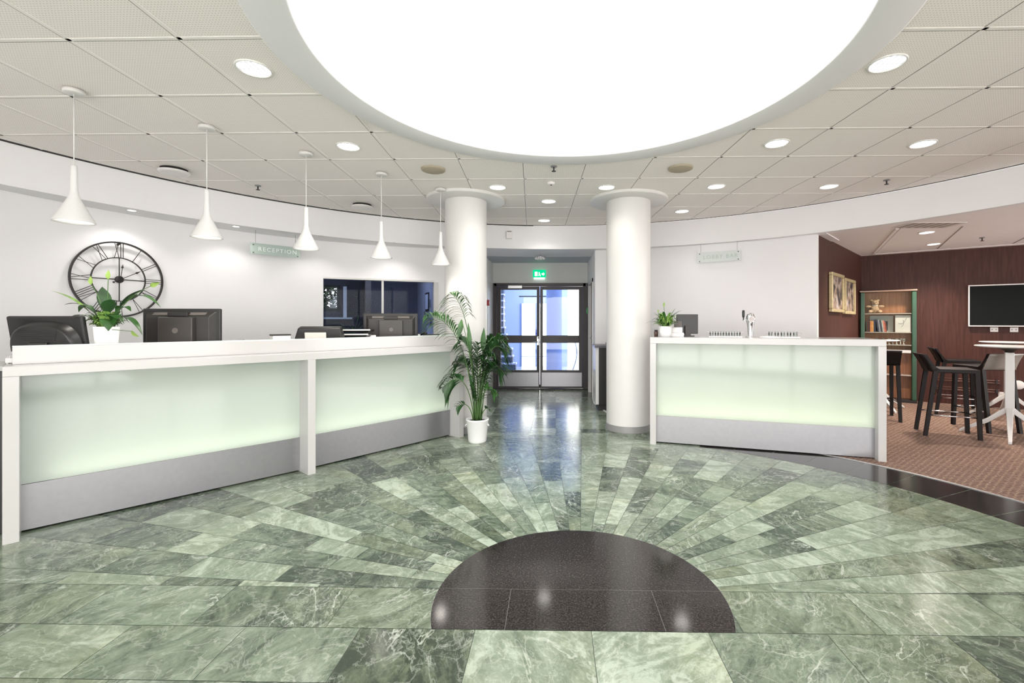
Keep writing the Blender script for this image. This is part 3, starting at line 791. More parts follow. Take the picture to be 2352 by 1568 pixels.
b = MB(); b.add([(-.11,-.08,0),(.11,-.08,0),(.11,.08,0),(-.11,.08,0),(-.11,-.08,.085),(.11,-.08,.085),(.11,.08,.04),(-.11,.08,.04)], [(3,2,1,0),(4,5,6,7),(0,1,5,4),(1,2,6,5),(2,3,7,6),(3,0,4,7)]); b.build('body', GREYP, t, bevel=.006)
b = MB(); b.tube([(-.08,-.07,.088),(-.08,-.03,.098),(-.08,.03,.082),(-.08,.07,.058)], [.018,.013,.013,.018], 10); b.build('handset', BLACKP, t)
t = thing('clipboard', 'thin dark clipboard lying flat beside the large grey monitor', 'clipboard', (-2.66, 3.79, DESK), .35)
b = MB(); b.box(-.10, .10, -.06, .06, .0, .006); b.build('board', BLACKP, t)
b = MB(); b.box(-.02, .02, .04, .065, .006, .018); b.build('clip', STEEL, t)
# riser under the clipboard so its edge shows above the upstand
t = thing('paper_tray', 'white paper tray under the dark clipboard', 'tray', (-2.66, 3.79, DESK), .35)
b = MB(); b.box(-.11, .11, -.07, .07, 0, .056); b.build('body', PLASTW, t, bevel=.003)
bpy.data.objects['clipboard'].location.z = DESK+.0565
# dark cabinet and devices at the far left end of the counter
t = thing('side_cabinet', 'black side cabinet with grey top at the left end of the reception counter', 'cabinet', (-3.56, 2.93, 0), ANG1)
b = MB(); b.box(-.35, .17, -.26, .26, 0, 1.0); b.build('body', BLACKP, t, bevel=.004)
b = MB(); b.box(-.36, .17, -.27, .27, 1.0, 1.03); b.build('worktop', M('grey_top', (.50, .51, .49), .4), t, bevel=.003)
t = thing('card_holder', 'small white wire card holder at the left end of the reception counter', 'card holder', (-3.36, 2.80, 1.03), ANG1)
b = MB(); b.box(-.05, .05, -.03, .03, 0, .012); b.build('base', PLASTW, t)
b = MB(); b.tube([(-.045,0,.012),(-.045,.01,.06),(.045,.01,.06),(.045,0,.012)], .003, 6); b.build('wire_frame', CHROME, t)
b = MB(); b.ball((.045, .01, .065), .008, 8, 6); b.build('knob', BLACKP, t)
t = thing('desk_lamp', 'black desk lamp left of the oval backed monitor', 'lamp', (-3.70, 2.88, 1.03), ANG1)
b = MB(); b.lathe([(.05, 0), (.05, .012), (.012, .016)], 20); b.build('base', BLACKM, t)
b = MB(); b.tube(bez((0,0,.012), (.10,.0,.14), (.0,0,.21), 10), .004, 6); b.build('arm', BLACKM, t)
b = MB(Matrix.Translation((-.02, 0, .225)) @ Matrix.Rotation(.5, 4, 'Y')); b.box(-.07, .05, -.035, .035, -.012, .014); b.build('lamp_head', BLACKP, t, bevel=.005)

# ------------------------------------------------------------------ potted plants
def peace_lily(name, label, loc, pot_r, pot_h, square, specs, flowers, nfill, spread, hgt, mats):
    t = thing(name, label, 'potted plant', loc)
    b = MB(Matrix.Rotation(.74 if square else 0, 4, 'Z'))
    if square:
        a, c = pot_r*.80, pot_r
        pts = lambda r, z, e=.12: [(-r+e*r, -r, z), (r-e*r, -r, z), (r, -r+e*r, z), (r, r-e*r, z), (r-e*r, r, z), (-r+e*r, r, z), (-r, r-e*r, z), (-r, -r+e*r, z)]
        vs = pts(a, 0)+pts(c, pot_h)+pts(c-.008, pot_h)+pts(c-.012, pot_h-.03)
        fs = [tuple(range(7, -1, -1))]
        for j in range(3): fs += [(j*8+k, j*8+(k+1)%8, (j+1)*8+(k+1)%8, (j+1)*8+k) for k in range(8)]
        b.add(vs, fs)
        so_ = pts(c-.012, pot_h-.028)
    else:
        b.lathe([(pot_r*.78, 0), (pot_r, pot_h), (pot_r-.006, pot_h), (pot_r-.01, pot_h-.025)], 32)
        so_ = [((pot_r-.01)*math.cos(2*PI*k/24), (pot_r-.01)*math.sin(2*PI*k/24), pot_h-.02) for k in range(24)]
    b.build('pot', POTW, t)
    s = MB(b.M); s.add(so_, [tuple(range(len(so_)))]); s.build('soil', SOIL, t)
    b = MB()
    rnd = random.Random(5)
    for i in range(nfill):                       # dense low foliage
        a = rnd.uniform(0, 2*PI); r = pot_r*rnd.uniform(0, .75); L = spread*rnd.uniform(.35, 1); h = hgt*rnd.uniform(.25, 1)
        p0 = (r*math.cos(a), r*math.sin(a), pot_h-.02); p2 = (math.cos(a)*(r+L), math.sin(a)*(r+L), pot_h+h*rnd.uniform(.1, .9))
        p1 = (math.cos(a)*(r+L*.35), math.sin(a)*(r+L*.35), pot_h+h*1.1)
        pts = bez(p0, p1, p2, 7); wd = rnd.uniform(.012, .024)*(1 if square else .7)
        b.m = rnd.choice([0, 1, 1]); b.blade(pts, [wd*x for x in (.15, .2, .65, 1, .95, .7, .38, .02)])
    b.build('foliage', mats, t)
    for (dx, dy, z1, cx, cz, wd, mi) in specs:   # long single leaves
        b = MB(); p2 = (dx, dy, pot_h+z1); p1 = (cx*dx, cx*dy, pot_h+cz)
        pts = bez((dx*.06, dy*.06, pot_h-.02), p1, p2, 12)
        prof = [.12, .12, .12, .12, .14, .4, .75, .95, 1, .9, .68, .36, .02]
        b.blade(pts, [wd*(1.45 if square else 1)*x for x in prof]); b.build('leaf', mats[mi], t)
    for (dx, dy, z1, tilt, sz) in flowers:
        b = MB(); p = bez((0, 0, pot_h-.02), (dx*.4, dy*.4, pot_h+z1*.75), (dx, dy, pot_h+z1), 8); b.tube(p, .0022, 5); st_ = b.build('flower_stem', STEMG, t)
        b = MB(); d = Vector((math.sin(tilt), 0, math.cos(tilt))); o = Vector(p[-1])
        pts = [o+d*(sz*i/6-.005) for i in range(7)]
        b.blade(pts, [sz*.22*x for x in (.1, .7, 1, .95, .7, .35, .02)], side=(math.cos(tilt), .3, -math.sin(tilt)), fold=.5); b.build('spathe', SPATHE, st_)
    return t
# peace lily on the reception desk: leaf = dx, dy, tip height above rim, control x factor, control height, half width
peace_lily('peace_lily', 'peace lily in a white square pot between the two left monitors', (-3.155, 3.15, DESK), .068, .19, True,
    [(-.33, .02, .155, .35, .20, .018, 0), (-.34, -.06, .25, .4, .19, .014, 1), (.36, .03, .135, .45, .36, .024, 0), (.22, .06, .27, .3, .20, .018, 2),
     (-.085, .05, .285, .5, .17, .028, 2), (-.15, -.05, .10, .7, .22, .030, 0), (.23, -.06, .105, .5, .21, .022, 0), (.33, -.08, -.06, .55, .17, .016, 0),
     (.05, -.02, .19, .3, .16, .030, 2), (-.06, .06, .20, .4, .15, .026, 2), (-.19, -.10, .02, .6, .15, .022, 0), (.11, -.10, -.03, .7, .12, .030, 0), (-.09,-.09,-.01,.7,.11,.022,0), (.16, -.09, .05, .6, .13, .028, 0)],
    [(-.115, 0, .30, .0, .062), (.03, -.02, .335, .05, .068), (.315, 0, .285, 1.2, .075), (.30, -.13, -.03, 2.2, .07)], 170, .085, .125, [LEAF, LEAFL, LEAFD])
# palm in white pot on the floor
t = thing('potted_palm', 'tall palm in a white pot on the floor by the left column', 'potted plant', (-.835, 4.93, 0))
b = MB(); b.lathe([(.088, 0), (.098, .02), (.118, .235), (.123, .24), (.123, .255), (.113, .255), (.108, .225)], 40); b.build('pot', POTW, t)
b = MB(); b.lathe([(.11, .228), (.001, .236)], 32, cap=False); b.build('soil', SOIL, t)
for sx in (-1, 1):
    b = MB(); b.tube([(sx*.112, -.03, .20), (sx*.126, -.035, .185), (sx*.126, -.0, .18), (sx*.112, .02, .20)], .005, 6); b.build('pot_handle', POTW, t)
rp = random.Random(3)
def frond(base, ctrl, tip, bare, ll, nleaf, droop=.5, wd=.011, mats=LEAF, sidez=0):
    pts = bez(base, ctrl, tip, 24); b = MB()
    b.tube(pts[::2]+[pts[-1]], [.0065-.005*i/13 for i in range(len(pts[::2])+1)], 6)
    b.m = 1
    for i in range(nleaf):
        f = bare+(1-bare)*(i+.5)/nleaf; k = f*24; i0 = min(int(k), 23); p = pts[i0].lerp(pts[i0+1], k-i0)
        tg = (pts[i0+1]-pts[i0]).normalized(); sd = tg.cross(Vector((0, 0, 1)))
        if sd.length < .05: sd = Vector((1, 0, 0))
        sd.normalize()
        env = math.sin(PI*min(1, .22+.78*(i+.5)/nleaf))**.6
        for sg in (-1, 1):
            L = ll*env*rp.uniform(.85, 1.1)
            upv = sd.cross(tg)
            dr = (tg*.50+(sd*.55+upv*.62)*sg*.9+Vector((0, rp.uniform(-.25, .25), rp.uniform(-.1, .25)))).normalized()
            q2 = p+dr*L+Vector((0, 0, -droop*L)); q1 = p+dr*L*.55+Vector((0, 0, .10*L))
            lp = bez(p, q1, q2, 6)
            b.blade(lp, [wd*1.3*x for x in (.25, .8, 1, .95, .75, .42, .03)], fold=.3)
    return b.build('frond', [STEMG, mats], t)
frond((-.02, 0, .23), (-.06, .03, 1.50), (-.31, .06, 1.62), .60, .25, 22, .75, .0075)
frond((-.03, .02, .23), (-.12, 0, 1.42), (-.57, -.05, 1.36), .48, .24, 22, .45, .0085, LEAF)
frond((.03, -.02, .23), (.08, -.04, 1.28), (.33, -.10, .98), .48, .24, 20, .6, .0095, LEAFD)
frond((.03, .03, .23), (.05, .06, 1.18), (.30, .10, 1.10), .5, .22, 16, .5, .0095, LEAF)
frond((.04, .02, .23), (.10, .0, 1.04), (.29, .03, .74), .46, .22, 17, .5, .0095, LEAFD)
frond((-.03, -.03, .23), (-.09, -.06, .90), (-.36, -.10, .60), .50, .22, 14, .7, .011, LEAFD)
frond((.03, -.04, .23), (.06, -.08, .74), (.21, -.12, .53), .45, .17, 12, .5, .009, LEAF)
frond((-.04, -.02, .23), (-.08, -.03, .50), (-.22, -.05, .38), .6, .10, 6, .4, .009, LEAFD)
frond((.03, .0, .23), (.07, .0, .40), (.13, -.02, .36), .6, .07, 4, .4, .008, LEAFD)
frond((-.02, .03, .23), (-.07, .02, 1.02), (-.26, .06, .82), .46, .22, 16, .6, .010, LEAFD)
frond((.0, -.01, .23), (.01, -.02, .85), (.02, -.10, 1.08), .42, .20, 15, .2, .012, LEAFD)
frond((.01, .02, .23), (.03, .05, .95), (.15, .12, 1.15), .45, .20, 15, .3, .010, LEAFD)
frond((-.01, -.03, .23), (-.01, -.07, .60), (-.05, -.13, .70), .32, .18, 12, .3, .012, LEAFD)
frond((.01, -.03, .23), (.03, -.05, .58), (.08, -.08, .72), .32, .18, 11, .3, .011, LEAFD)
frond((-.01, .03, .23), (-.03, .05, 1.12), (-.20, -.02, 1.10), .46, .22, 16, .5, .010, LEAFD)
frond((.02, .0, .23), (.05, -.02, 1.05), (.20, -.10, .92), .44, .22, 16, .6, .010, LEAFD)
frond((.0, .02, .23), (.02, .03, .80), (-.10, .10, .88), .4, .20, 14, .4, .011, LEAFD)
frond((.02, .02, .23), (.05, .04, .80), (.16, .10, .82), .4, .20, 14, .4, .011, LEAFD)
frond((.0, -.03, .23), (.02, -.05, .95), (.10, -.14, .90), .4, .19, 14, .5, .010, LEAFD)
for (x0, x1, y1, zt, zb, wd) in ((-.03, -.085, .02, 1.30, .95, .026), (.02, .062, -.03, 1.245, .98, .030), (-.02, -.16, -.06, 1.12, 1.33, .030), (.01, .12, .04, 1.10, .9, .022)):
    b = MB(); pts = bez((x0, 0, .24), (x0*1.2, 0, .8), (x1, y1, zb), 8)
    b.tube(pts, [.006-.0004*i for i in range(9)], 6); b.m = 1
    pts = bez((x1, y1, zb), (x1*1.05, y1*1.1, (zt+zb)/2), (x1*1.25, y1*1.4, zt), 8); b.blade(pts, [wd*x for x in (.15, .55, .85, 1, .98, .85, .62, .35, .03)], side=(1, .4, 0), fold=.2)
    b.build('spear_leaf', [STEMG, LEAF], t)

# ------------------------------------------------------------------ lobby bar
B0 = (1.021, 4.872); BU = Vector((.9613, -.2755)); BM = Vector((.2755, .9613)); BL = 2.146
BANG = math.atan2(BU.y, BU.x)
bar_ = thing('bar_counter', 'white lobby bar counter with a glowing pale green and yellow glass front', 'counter', (B0[0], B0[1], 0), BANG)
b = MB(); b.box(0, BL, 0, .58, 1.075, 1.14); b.build('countertop', CORIAN, bar_, bevel=.003)
b = MB(); b.box(0, .062, 0, .55, 0, 1.075); b.build('post', CORIAN, bar_, bevel=.002)
b = MB(); b.box(BL-.066, BL, 0, .55, 0, 1.075); b.build('post', CORIAN, bar_, bevel=.002)
b = MB(); b.box(.062, BL-.066, .085, .095, .296, 1.073); b.build('glass_panel', MILK, bar_)
b = MB(); b.box(.062, BL-.066, .080, .098, .014, .294); b.build('kick_plate', STEEL, bar_)
b = MB(); b.box(.062, BL-.066, .29, .31, .0, 1.075); b.box(.062, BL-.066, .098, .29, .245, .275); b.build('back_board', LACQ, bar_)
lamp('bar_strip_light', 'AREA', (BL/2, .185, .295), 7, (1, .91, .60), size=BL-.2, sizey=.05, rot=(PI, 0, 0), parent=bar_)
BT = 1.14
def bpt(t, o): return (B0[0]+BU.x*t+BM.x*o, B0[1]+BU.y*t+BM.y*o)
x, y = bpt(.155, .13)
peace_lily('peace_lily', 'small peace lily in a round white pot at the column end of the lobby bar', (x, y, BT), .070, .118, False,
    [(-.23, .0, .02, .5, .10, .008, 0), (.20, .05, .17, .5, .17, .010, 2), (.12, .02, .20, .5, .14, .009, 2), (-.13, .02, .15, .5, .12, .010, 2), (-.11, -.03, .09, .5, .12, .012, 0), (.10, -.03, .10, .6, .13, .012, 0)],
    [(-.02, 0, .215, .0, .055), (-.08, 0, .15, -.05, .04)], 150, .125, .17, [LEAF, LEAFL, LEAFD])
x, y = bpt(.36, .42)
t = thing('till_screen', 'black till screen behind the small bar plant', 'till screen', (x, y, BT), BANG+.25)
b = MB(); b.box(-.10, .14, -.01, .015, .03, .25); b.build('casing', BLACKP, t, bevel=.006)
b = MB(); b.box(-.085, .125, .0145, .0165, .045, .235); b.build('screen', TVB, t)
b = MB(); b.box(-.05, .09, -.05, .09, 0, .012); b.box(-.01, .05, -.04, -.008, .01, .12); b.build('stand', GREYP, t)
x, y = bpt(.27, .28)
t = thing('card_printer', 'grey and white receipt printer between the bar plant and the till screen', 'printer', (x, y, BT), BANG)
b = MB(); b.box(-.10, .075, -.07, .07, 0, .045); b.build('body', PLASTW, t, bevel=.004)
b = MB(); b.box(-.085, .06, -.065, .065, .045, .105); b.build('upper_case', PLASTW, t, bevel=.006)
b = MB(); b.add([(-.03,-.04,.105),(.055,-.04,.105),(.055,.05,.105),(-.03,.05,.105),(-.03,.0,.175),(.055,.0,.175),(.055,.05,.175),(-.03,.05,.175)], [(3,2,1,0),(4,5,6,7),(0,1,5,4),(1,2,6,5),(2,3,7,6),(3,0,4,7)]); b.build('lid', GREYL, t, bevel=.004)
x, y = bpt(.045, .30)
t = thing('spice_jar', 'small dark brown jar at the column end of the bar top', 'jar', (x, y, BT), 0)
b = MB(); b.lathe([(.022, 0), (.024, .05), (.018, .06)], 20); b.build('body', M('brown_glass', (.10, .06, .045), .2), t)
b = MB(); b.lathe([(.019, .06), (.019, .075)], 20); b.build('lid', BLACKP, t)
# beer tap
x, y = bpt(1.03, .36)
t = thing('beer_tap', 'chrome beer tap with black handle on the lobby bar', 'beer tap', (x, y, BT), BANG+.12)
b = MB(); b.lathe([(.052, 0), (.052, .006), (.036, .012)], 28); b.build('base_flange', CHROME, t)
b = MB(); prof = [(.026, .0), (.027, .04), (.031, .09), (.038, .14), (.047, .18), (.046, .21), (.036, .238), (.018, .25)]
vs = []; fs = []; n = 24
for (r, z) in prof:
    for k in range(n): a = 2*PI*k/n; vs.append((r*math.cos(a), .8*r*math.sin(a), z+.01))
for j in range(len(prof)-1):
    for k in range(n): fs.append((j*n+k, j*n+(k+1)%n, (j+1)*n+(k+1)%n, (j+1)*n+k))
fs.append(tuple((len(prof)-1)*n+k for k in range(n))); b.add(vs, fs, True); b.build('tower', CHROME, t)
b = MB(Matrix.Translation((0, -.036, .195)) @ Matrix.Rotation(PI/2, 4, 'X')); b.lathe([(.036, -.01), (.036, .006), (.030, .010)], 28); b.m = 1; b.lathe([(.029, .0), (.029, .011)], 28); b.build('round_badge', [CHROME, M('badge_grey', (.40, .36, .34), .3, var=.3, vs=80)], t)
b = MB(); b.add([(-.009,-.036,.148),(.009,-.036,.148),(.005,-.037,.122),(-.005,-.037,.122),(-.009,-.040,.148),(.009,-.040,.148),(.005,-.040,.122),(-.005,-.040,.122)], [(0,1,5,4),(1,2,6,5),(2,3,7,6),(3,0,4,7),(4,5,6,7)]); b.build('badge_tail', GREYP, t)
b = MB(); b.tube([(-.03, 0, .185), (-.075, -.01, .183)], .008, 8); b.build('spout', CHROME, t)
b = MB(); b.tube([(-.074, -.01, .18), (-.074, -.01, .215)], .006, 8); b.tube([(-.074, -.01, .212), (-.074, -.01, .225), (-.074, -.01, .27), (-.074, -.01, .29)], [.010, .013, .014, .011], 12); b.build('handle', BLACKP, t)
# racks with glasses
def glass_rack(label, x, y, rz, w_, nx, ny, grp):
    t = thing('glass_rack', label, 'rack', (x, y, BT), rz)
    b = MB(); b.box(-w_/2, w_/2, -.09, .09, 0, .006)
    for k in range(9): b.tube([(-w_/2+w_*k/8, -.09, .006), (-w_/2-.01+(w_+.02)*k/8, -.10, .05)], .0018, 4)
    b.tube([(-w_/2-.01, -.10, .05), (w_/2+.01, -.10, .05), (w_/2+.01, .10, .05), (-w_/2-.01, .10, .05), (-w_/2-.01, -.10, .05)], .0025, 5)
    b.build('wire_frame', ALU, t)
GL = M_glass('tumbler_glass', (.95, .97, .96), ior=1.18)
def tumbler(label, loc, grp, r=.022, h=.05):
    t = thing('drinking_glass', label, 'glass', loc, 0, grp)
    b = MB(); b.lathe([(r*.75, 0), (r, h), (r-.002, h), (r*.72, .006), (.001, .006)], 16, cap=False); b.add([(r*.75*math.cos(2*PI*k/16), r*.75*math.sin(2*PI*k/16), 0) for k in range(16)], [tuple(range(15, -1, -1))]); b.build('body', GL, t)
    return t
x, y = bpt(1.36, .47); glass_rack('chrome wire glass rack right of the beer tap on the bar', x, y, BANG, .30, 0, 0, None)
g0 = None
for k in range(5):
    xx, yy = bpt(1.24+.06*k, .45); lab = 'small clear glass standing in the wire rack right of the beer tap'
    g0 = tumbler(lab, (xx, yy, BT+.0065), 'glasses in the right wire rack') if g0 is None else dup(g0, (xx, yy, BT+.0065))
x, y = bpt(.78, .47); glass_rack('chrome wire glass rack left of the beer tap on the bar', x, y, BANG, .34, 0, 0, None)
for k in range(6):
    xx, yy = bpt(.64+.056*k, .45); c = dup(g0, (xx, yy, BT+.0065), None, 'small clear glass standing in the wire rack left of the beer tap'); c['group'] = 'glasses in the left wire rack'
x, y = bpt(1.20, .22)
t = thing('serving_plate', 'shallow white domed plate lying beside the beer tap', 'plate', (x, y, BT))
b = MB(); b.lathe([(.105, 0), (.11, .004), (.09, .013), (.04, .018), (.001, .019)], 32); b.build('body', POTW, t)

# low dark cabinet in the gap between corridor and right column
t = thing('low_cabinet', 'low black cabinet with white side behind the right column', 'cabinet', (.55, 6.50, 0), 0)
b = MB(); b.box(.10, .60, .16, .58, .10, .93); b.build('body', BLACKP, t, bevel=.003)
b = MB(); b.box(.055, .10, .16, .60, .10, .93); b.build('side_panel', LACQ, t)
b = MB(); b.box(.04, .62, .12, .60, .93, .962); b.build('worktop', M('slate_top', (.10, .10, .12), .3), t)
b = MB(); b.box(.10, .58, .22, .58, 0, .10); b.build('plinth', BLACKM, t)
t = thing('coffee_machine', 'slim dark machine edge on the low black cabinet behind the right column', 'appliance', (.875, 6.86, .962), 0)
b = MB(); b.box(-.075, .2, -.1, .12, .03, .33); b.build('body', GREYP, t, bevel=.008)
b = MB(); b.box(-.09, .2, -.13, .12, 0, .03); b.build('drip_tray', BLACKP, t, bevel=.004)

# ------------------------------------------------------------------ lounge furniture
def stool(label, loc, rz, back_mat=None, group='bar stools in the lounge'):
    t = thing('bar_stool', label, 'bar stool', loc, rz, group)
    a = .19; zs = .77
    b = MB(); b.add([(-.19,-a,zs-.045),(.21,-a,zs-.045),(.21,a,zs-.045),(-.19,a,zs-.045),(-.20,-a,zs),(.215,-a,zs),(.215,a,zs),(-.20,a,zs)], [(3,2,1,0),(4,5,6,7),(0,1,5,4),(1,2,6,5),(2,3,7,6),(3,0,4,7)])
    b.build('seat', STOOLB, t, bevel=.008)
    for sy in (-1, 1):
        for (xt, xb) in ((.19, .215), (-.17, -.265)):
            b = MB(); q = .021; yy = sy*(a-q); yb = sy*(a-q+.008)
            b.add([(xt-q,yy-q,zs-.03),(xt+q,yy-q,zs-.03),(xt+q,yy+q,zs-.03),(xt-q,yy+q,zs-.03),(xb-q*.85,yb-q*.85,0),(xb+q*.85,yb-q*.85,0),(xb+q*.85,yb+q*.85,0),(xb-q*.85,yb+q*.85,0)],
                  [(0,1,2,3),(7,6,5,4),(4,5,1,0),(5,6,2,1),(6,7,3,2),(7,4,0,3)]); b.build('leg', STOOLB, t)
    # low back that flares out behind the seat, with side cheeks
    b = MB(); N = 7; inn = []; out = []
    for i in range(N+1):
        f = i/N; z = zs-.035+.195*f; xo = -.185-.095*f**1.3
        inn.append((xo, z))
    vs = []; fs = []
    for (xo, z) in inn: vs += [(xo, -a, z), (xo, a, z), (xo-.02, -a, z), (xo-.02, a, z)]
    for i in range(N):
        o = 4*i; fs += [(o, o+1, o+5, o+4), (o+3, o+2, o+6, o+7), (o+2, o, o+4, o+6), (o+1, o+3, o+7, o+5)]
    fs += [(2, 3, 1, 0), (4*N, 4*N+1, 4*N+3, 4*N+2)]
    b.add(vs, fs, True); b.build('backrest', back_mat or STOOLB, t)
    for sy in (-1, 1):
        b = MB(); y0 = sy*a; y1 = sy*(a-.018)
        pr = [(-.13, zs-.01), (-.17, zs+.02), (-.215, zs+.09), (-.25, zs+.158), (-.285, zs+.158), (-.20, zs-.03)]
        n = len(pr); b.add([(p[0], y0, p[1]) for p in pr]+[(p[0], y1, p[1]) for p in pr], [tuple(range(n)), tuple(range(2*n-1, n-1, -1))]+[(i, (i+1)%n, n+(i+1)%n, n+i) for i in range(n)])
        b.build('side_rail', STOOLB, t)
    b = MB()
    b.tube([(.205, -a+.02, .24), (.205, a-.02, .24)], .009, 8)
    for sy in (-1, 1): b.tube([(-.235, sy*(a-.016), .24), (.205, sy*(a-.016), .24)], .007, 8)
    b.build('foot_rail', CHROME, t)
    return t
LZ = .004
sA = stool('black wooden bar stool standing nearest, left of the white bar table', (4.56, 5.34, LZ), -.43)
dup(sA, (5.71, 6.56, LZ), -.50, 'black bar stool by the mahogany wall, behind the nearest stool')
dup(sA, (4.44, 6.30, LZ), 1.13, 'black bar stool half hidden behind the right end of the lobby bar')
stool('bar stool with a dark back painted grey for its sheen, behind the near white bar table', (5.25, 5.67, LZ), 1.57, M('painted_sheen_grey', (.30, .275, .25), .18, var=.12, vs=7))  # lighter grey paints the reflected light onto this glossy dark back
def bar_table(label, loc, rz):
    t = thing('bar_table', label, 'bar table', loc, rz, 'white bar tables in the lounge')
    b = MB(); b.lathe([(.02, 1.012), (.26, 1.014), (.292, 1.020), (.296, 1.028), (.290, 1.034), (.001, 1.034)], 56); b.build('tabletop', LACQ, t)
    b = MB(); b.lathe([(.038, .955), (.046, .975), (.085, 1.0), (.12, 1.013)], 32); b.build('top_mount', BLACKP, t)
    b = MB(); q = .04; b.add([(-q,-q,.30),(q,-q,.30),(q,q,.30),(-q,q,.30),(-q*.95,-q*.95,.958),(q*.95,-q*.95,.958),(q*.95,q*.95,.958),(-q*.95,q*.95,.958)], [(3,2,1,0),(4,5,6,7),(0,1,5,4),(1,2,6,5),(2,3,7,6),(3,0,4,7)]); b.build('column', LACQ, t, bevel=.006)
    for k in range(4):
        b = MB(Matrix.Rotation(PI/2*k, 4, 'Z'))
        pts = [(.0, .36, .040), (.04, .30, .038), (.18, .17, .030), (.42, .012, .019)]
        vs = []; fs = []
        for (r, z, q) in pts: vs += [(r, -q*.8, z-q*.9), (r, q*.8, z-q*.9), (r, q*.8, z+q*.9), (r, -q*.8, z+q*.9)]
        for i in range(3):
            o = 4*i
            for j in range(4): fs.append((o+j, o+(j+1)%4, o+4+(j+1)%4, o+4+j))
        fs += [(3, 2, 1, 0), (12, 13, 14, 15)]
        vs = [(v[0], v[1], max(v[2], 0)) for v in vs]
        b.add(vs, fs); b.build('leg', LACQ, t, bevel=.005)
    return t
rA = math.atan2(-.30, -.289)
tA = bar_table('white round bar table with splayed legs, nearest the camera at the right edge', (5.12, 5.215, LZ), rA)
dup(tA, (6.17, 6.30, LZ), rA+.2, 'white round bar table by the wall, behind the near table')
dup(tA, (4.86, 6.98, LZ), rA+.75, 'white bar table mostly hidden behind the lobby bar, only a foot showing')

# television and wall fittings
def onback(s, z, off=.0): return (K[0]+DB[0]*s+NB[0]*off, K[1]+DB[1]*s+NB[1]*off, z)
RB = math.atan2(DB[1], DB[0])
t = thing('television', 'black flat television with a silver frame on the mahogany wall', 'television', onback(1.90, 1.555, .045), RB)
b = MB(); b.box(-.53, .53, -.02, .03, -.315, .315); b.build('casing', BLACKP, t)
b = MB(); b.box(-.515, .515, -.024, -.0195, -.300, .300); b.build('screen', TVB, t)
b = MB()
for a_ in ((-.535, .535, -.32, -.303), (-.535, .535, .303, .32)): b.box(a_[0], a_[1], -.028, .012, a_[2], a_[3])
for a_ in ((-.535, -.517), (.517, .535)): b.box(a_[0], a_[1], -.028, .012, -.303, .303)
b.build('bezel', SILV, t, bevel=.003)
for s_, lab in ((1.665, 'left of the two white sockets under the television'), (1.88, 'right of the two white sockets under the television')):
    t = thing('wall_socket', 'white wall socket, '+lab, 'socket', onback(s_, 1.19, .001), RB, 'sockets under the television')
    b = MB(); b.box(-.045, .045, -.012, 0, -.036, .036); b.build('plate', PLASTW, t, bevel=.003)
    b = MB()
    for dx in (-.022, .022): b.box(dx-.006, dx+.006, -.0135, -.0115, -.008, .008)
    b.build('outlet', M('socket_dark', (.25, .22, .21), .5) if s_ < 1.7 else bpy.data.materials['socket_dark'], t)
t = thing('wall_disc', 'round cream disc low on the mahogany wall behind the tables', 'wall fitting', onback(1.93, .365, .001), RB)
b = MB(Matrix.Rotation(PI/2, 4, 'X')); b.lathe([(.066, 0), (.066, .012), (.05, .02), (.001, .021)], 32); b.build('cover', PLASTW, t)
t = thing('wall_socket', 'single white socket low on the mahogany wall near the floor', 'socket', onback(1.75, .21, .001), RB)
b = MB(); b.box(-.04, .04, -.012, 0, -.035, .035); b.build('plate', PLASTW, t, bevel=.003)
b = MB(); b.box(-.012, .012, -.0135, -.0115, -.008, .008); b.build('outlet', bpy.data.materials['socket_dark'], t)
for z_, lab in ((.395, 'upper pair of thin pipes along the foot of the mahogany wall'), (.255, 'lower pair of thin pipes along the foot of the mahogany wall')):
    t = thing('wall_pipe', lab, 'pipe', onback(1.32, z_, .03), RB, 'pipes on the mahogany wall')
    for dz in (-.018, .018):
        b = MB(); b.tube([(-.36, 0, dz), (.40, 0, dz)], .006, 8); b.build('tube', M('copper_brown', (.20, .11, .09), .3, metal=.4) if 'copper_brown' not in bpy.data.materials else bpy.data.materials['copper_brown'], t)
    for xx in (-.33, .02, .37):
        b = MB(); b.box(xx-.01, xx+.01, -.008, .03, -.03, .03); b.build('bracket', BLACKM, t)

# framed pictures on the lounge's left wall
RLW = math.atan2(-DL[1], -DL[0])
def onleft(s, z, off=.0): return (K[0]+DL[0]*s-DL[1]*off, K[1]+DL[1]*s+DL[0]*off, z)
def M_pic(name, seed, c):
    m = bpy.data.materials.new(name); m.use_nodes = True; nt = m.node_tree; b = nt.nodes['Principled BSDF']
    tc = nt.nodes.new('ShaderNodeTexCoord'); n = nt.nodes.new('ShaderNodeTexNoise'); n.noise_dimensions = '4D'; n.inputs['W'].default_value = seed
    n.inputs['Scale'].default_value = 7; n.inputs['Detail'].default_value = 6; n.inputs['Distortion'].default_value = .5
    nt.links.new(tc.outputs['Object'], n.inputs['Vector']); r = nt.nodes.new('ShaderNodeValToRGB'); nt.links.new(n.outputs['Fac'], r.inputs['Fac'])
    e = r.color_ramp.elements; e[0].position = .40; e[0].color = c[0]; e[1].position = .66; e[1].color = c[-1]
    for i, cc_ in enumerate(c[1:-1]): x = e.new(.47+.08*i); x.color = cc_
    nt.links.new(r.outputs[0], b.inputs['Base Color']); b.inputs['Roughness'].default_value = .6
    return m
PC = [(.02,.018,.022,1), (.12,.09,.075,1), (.30,.22,.16,1), (.42,.40,.42,1)]
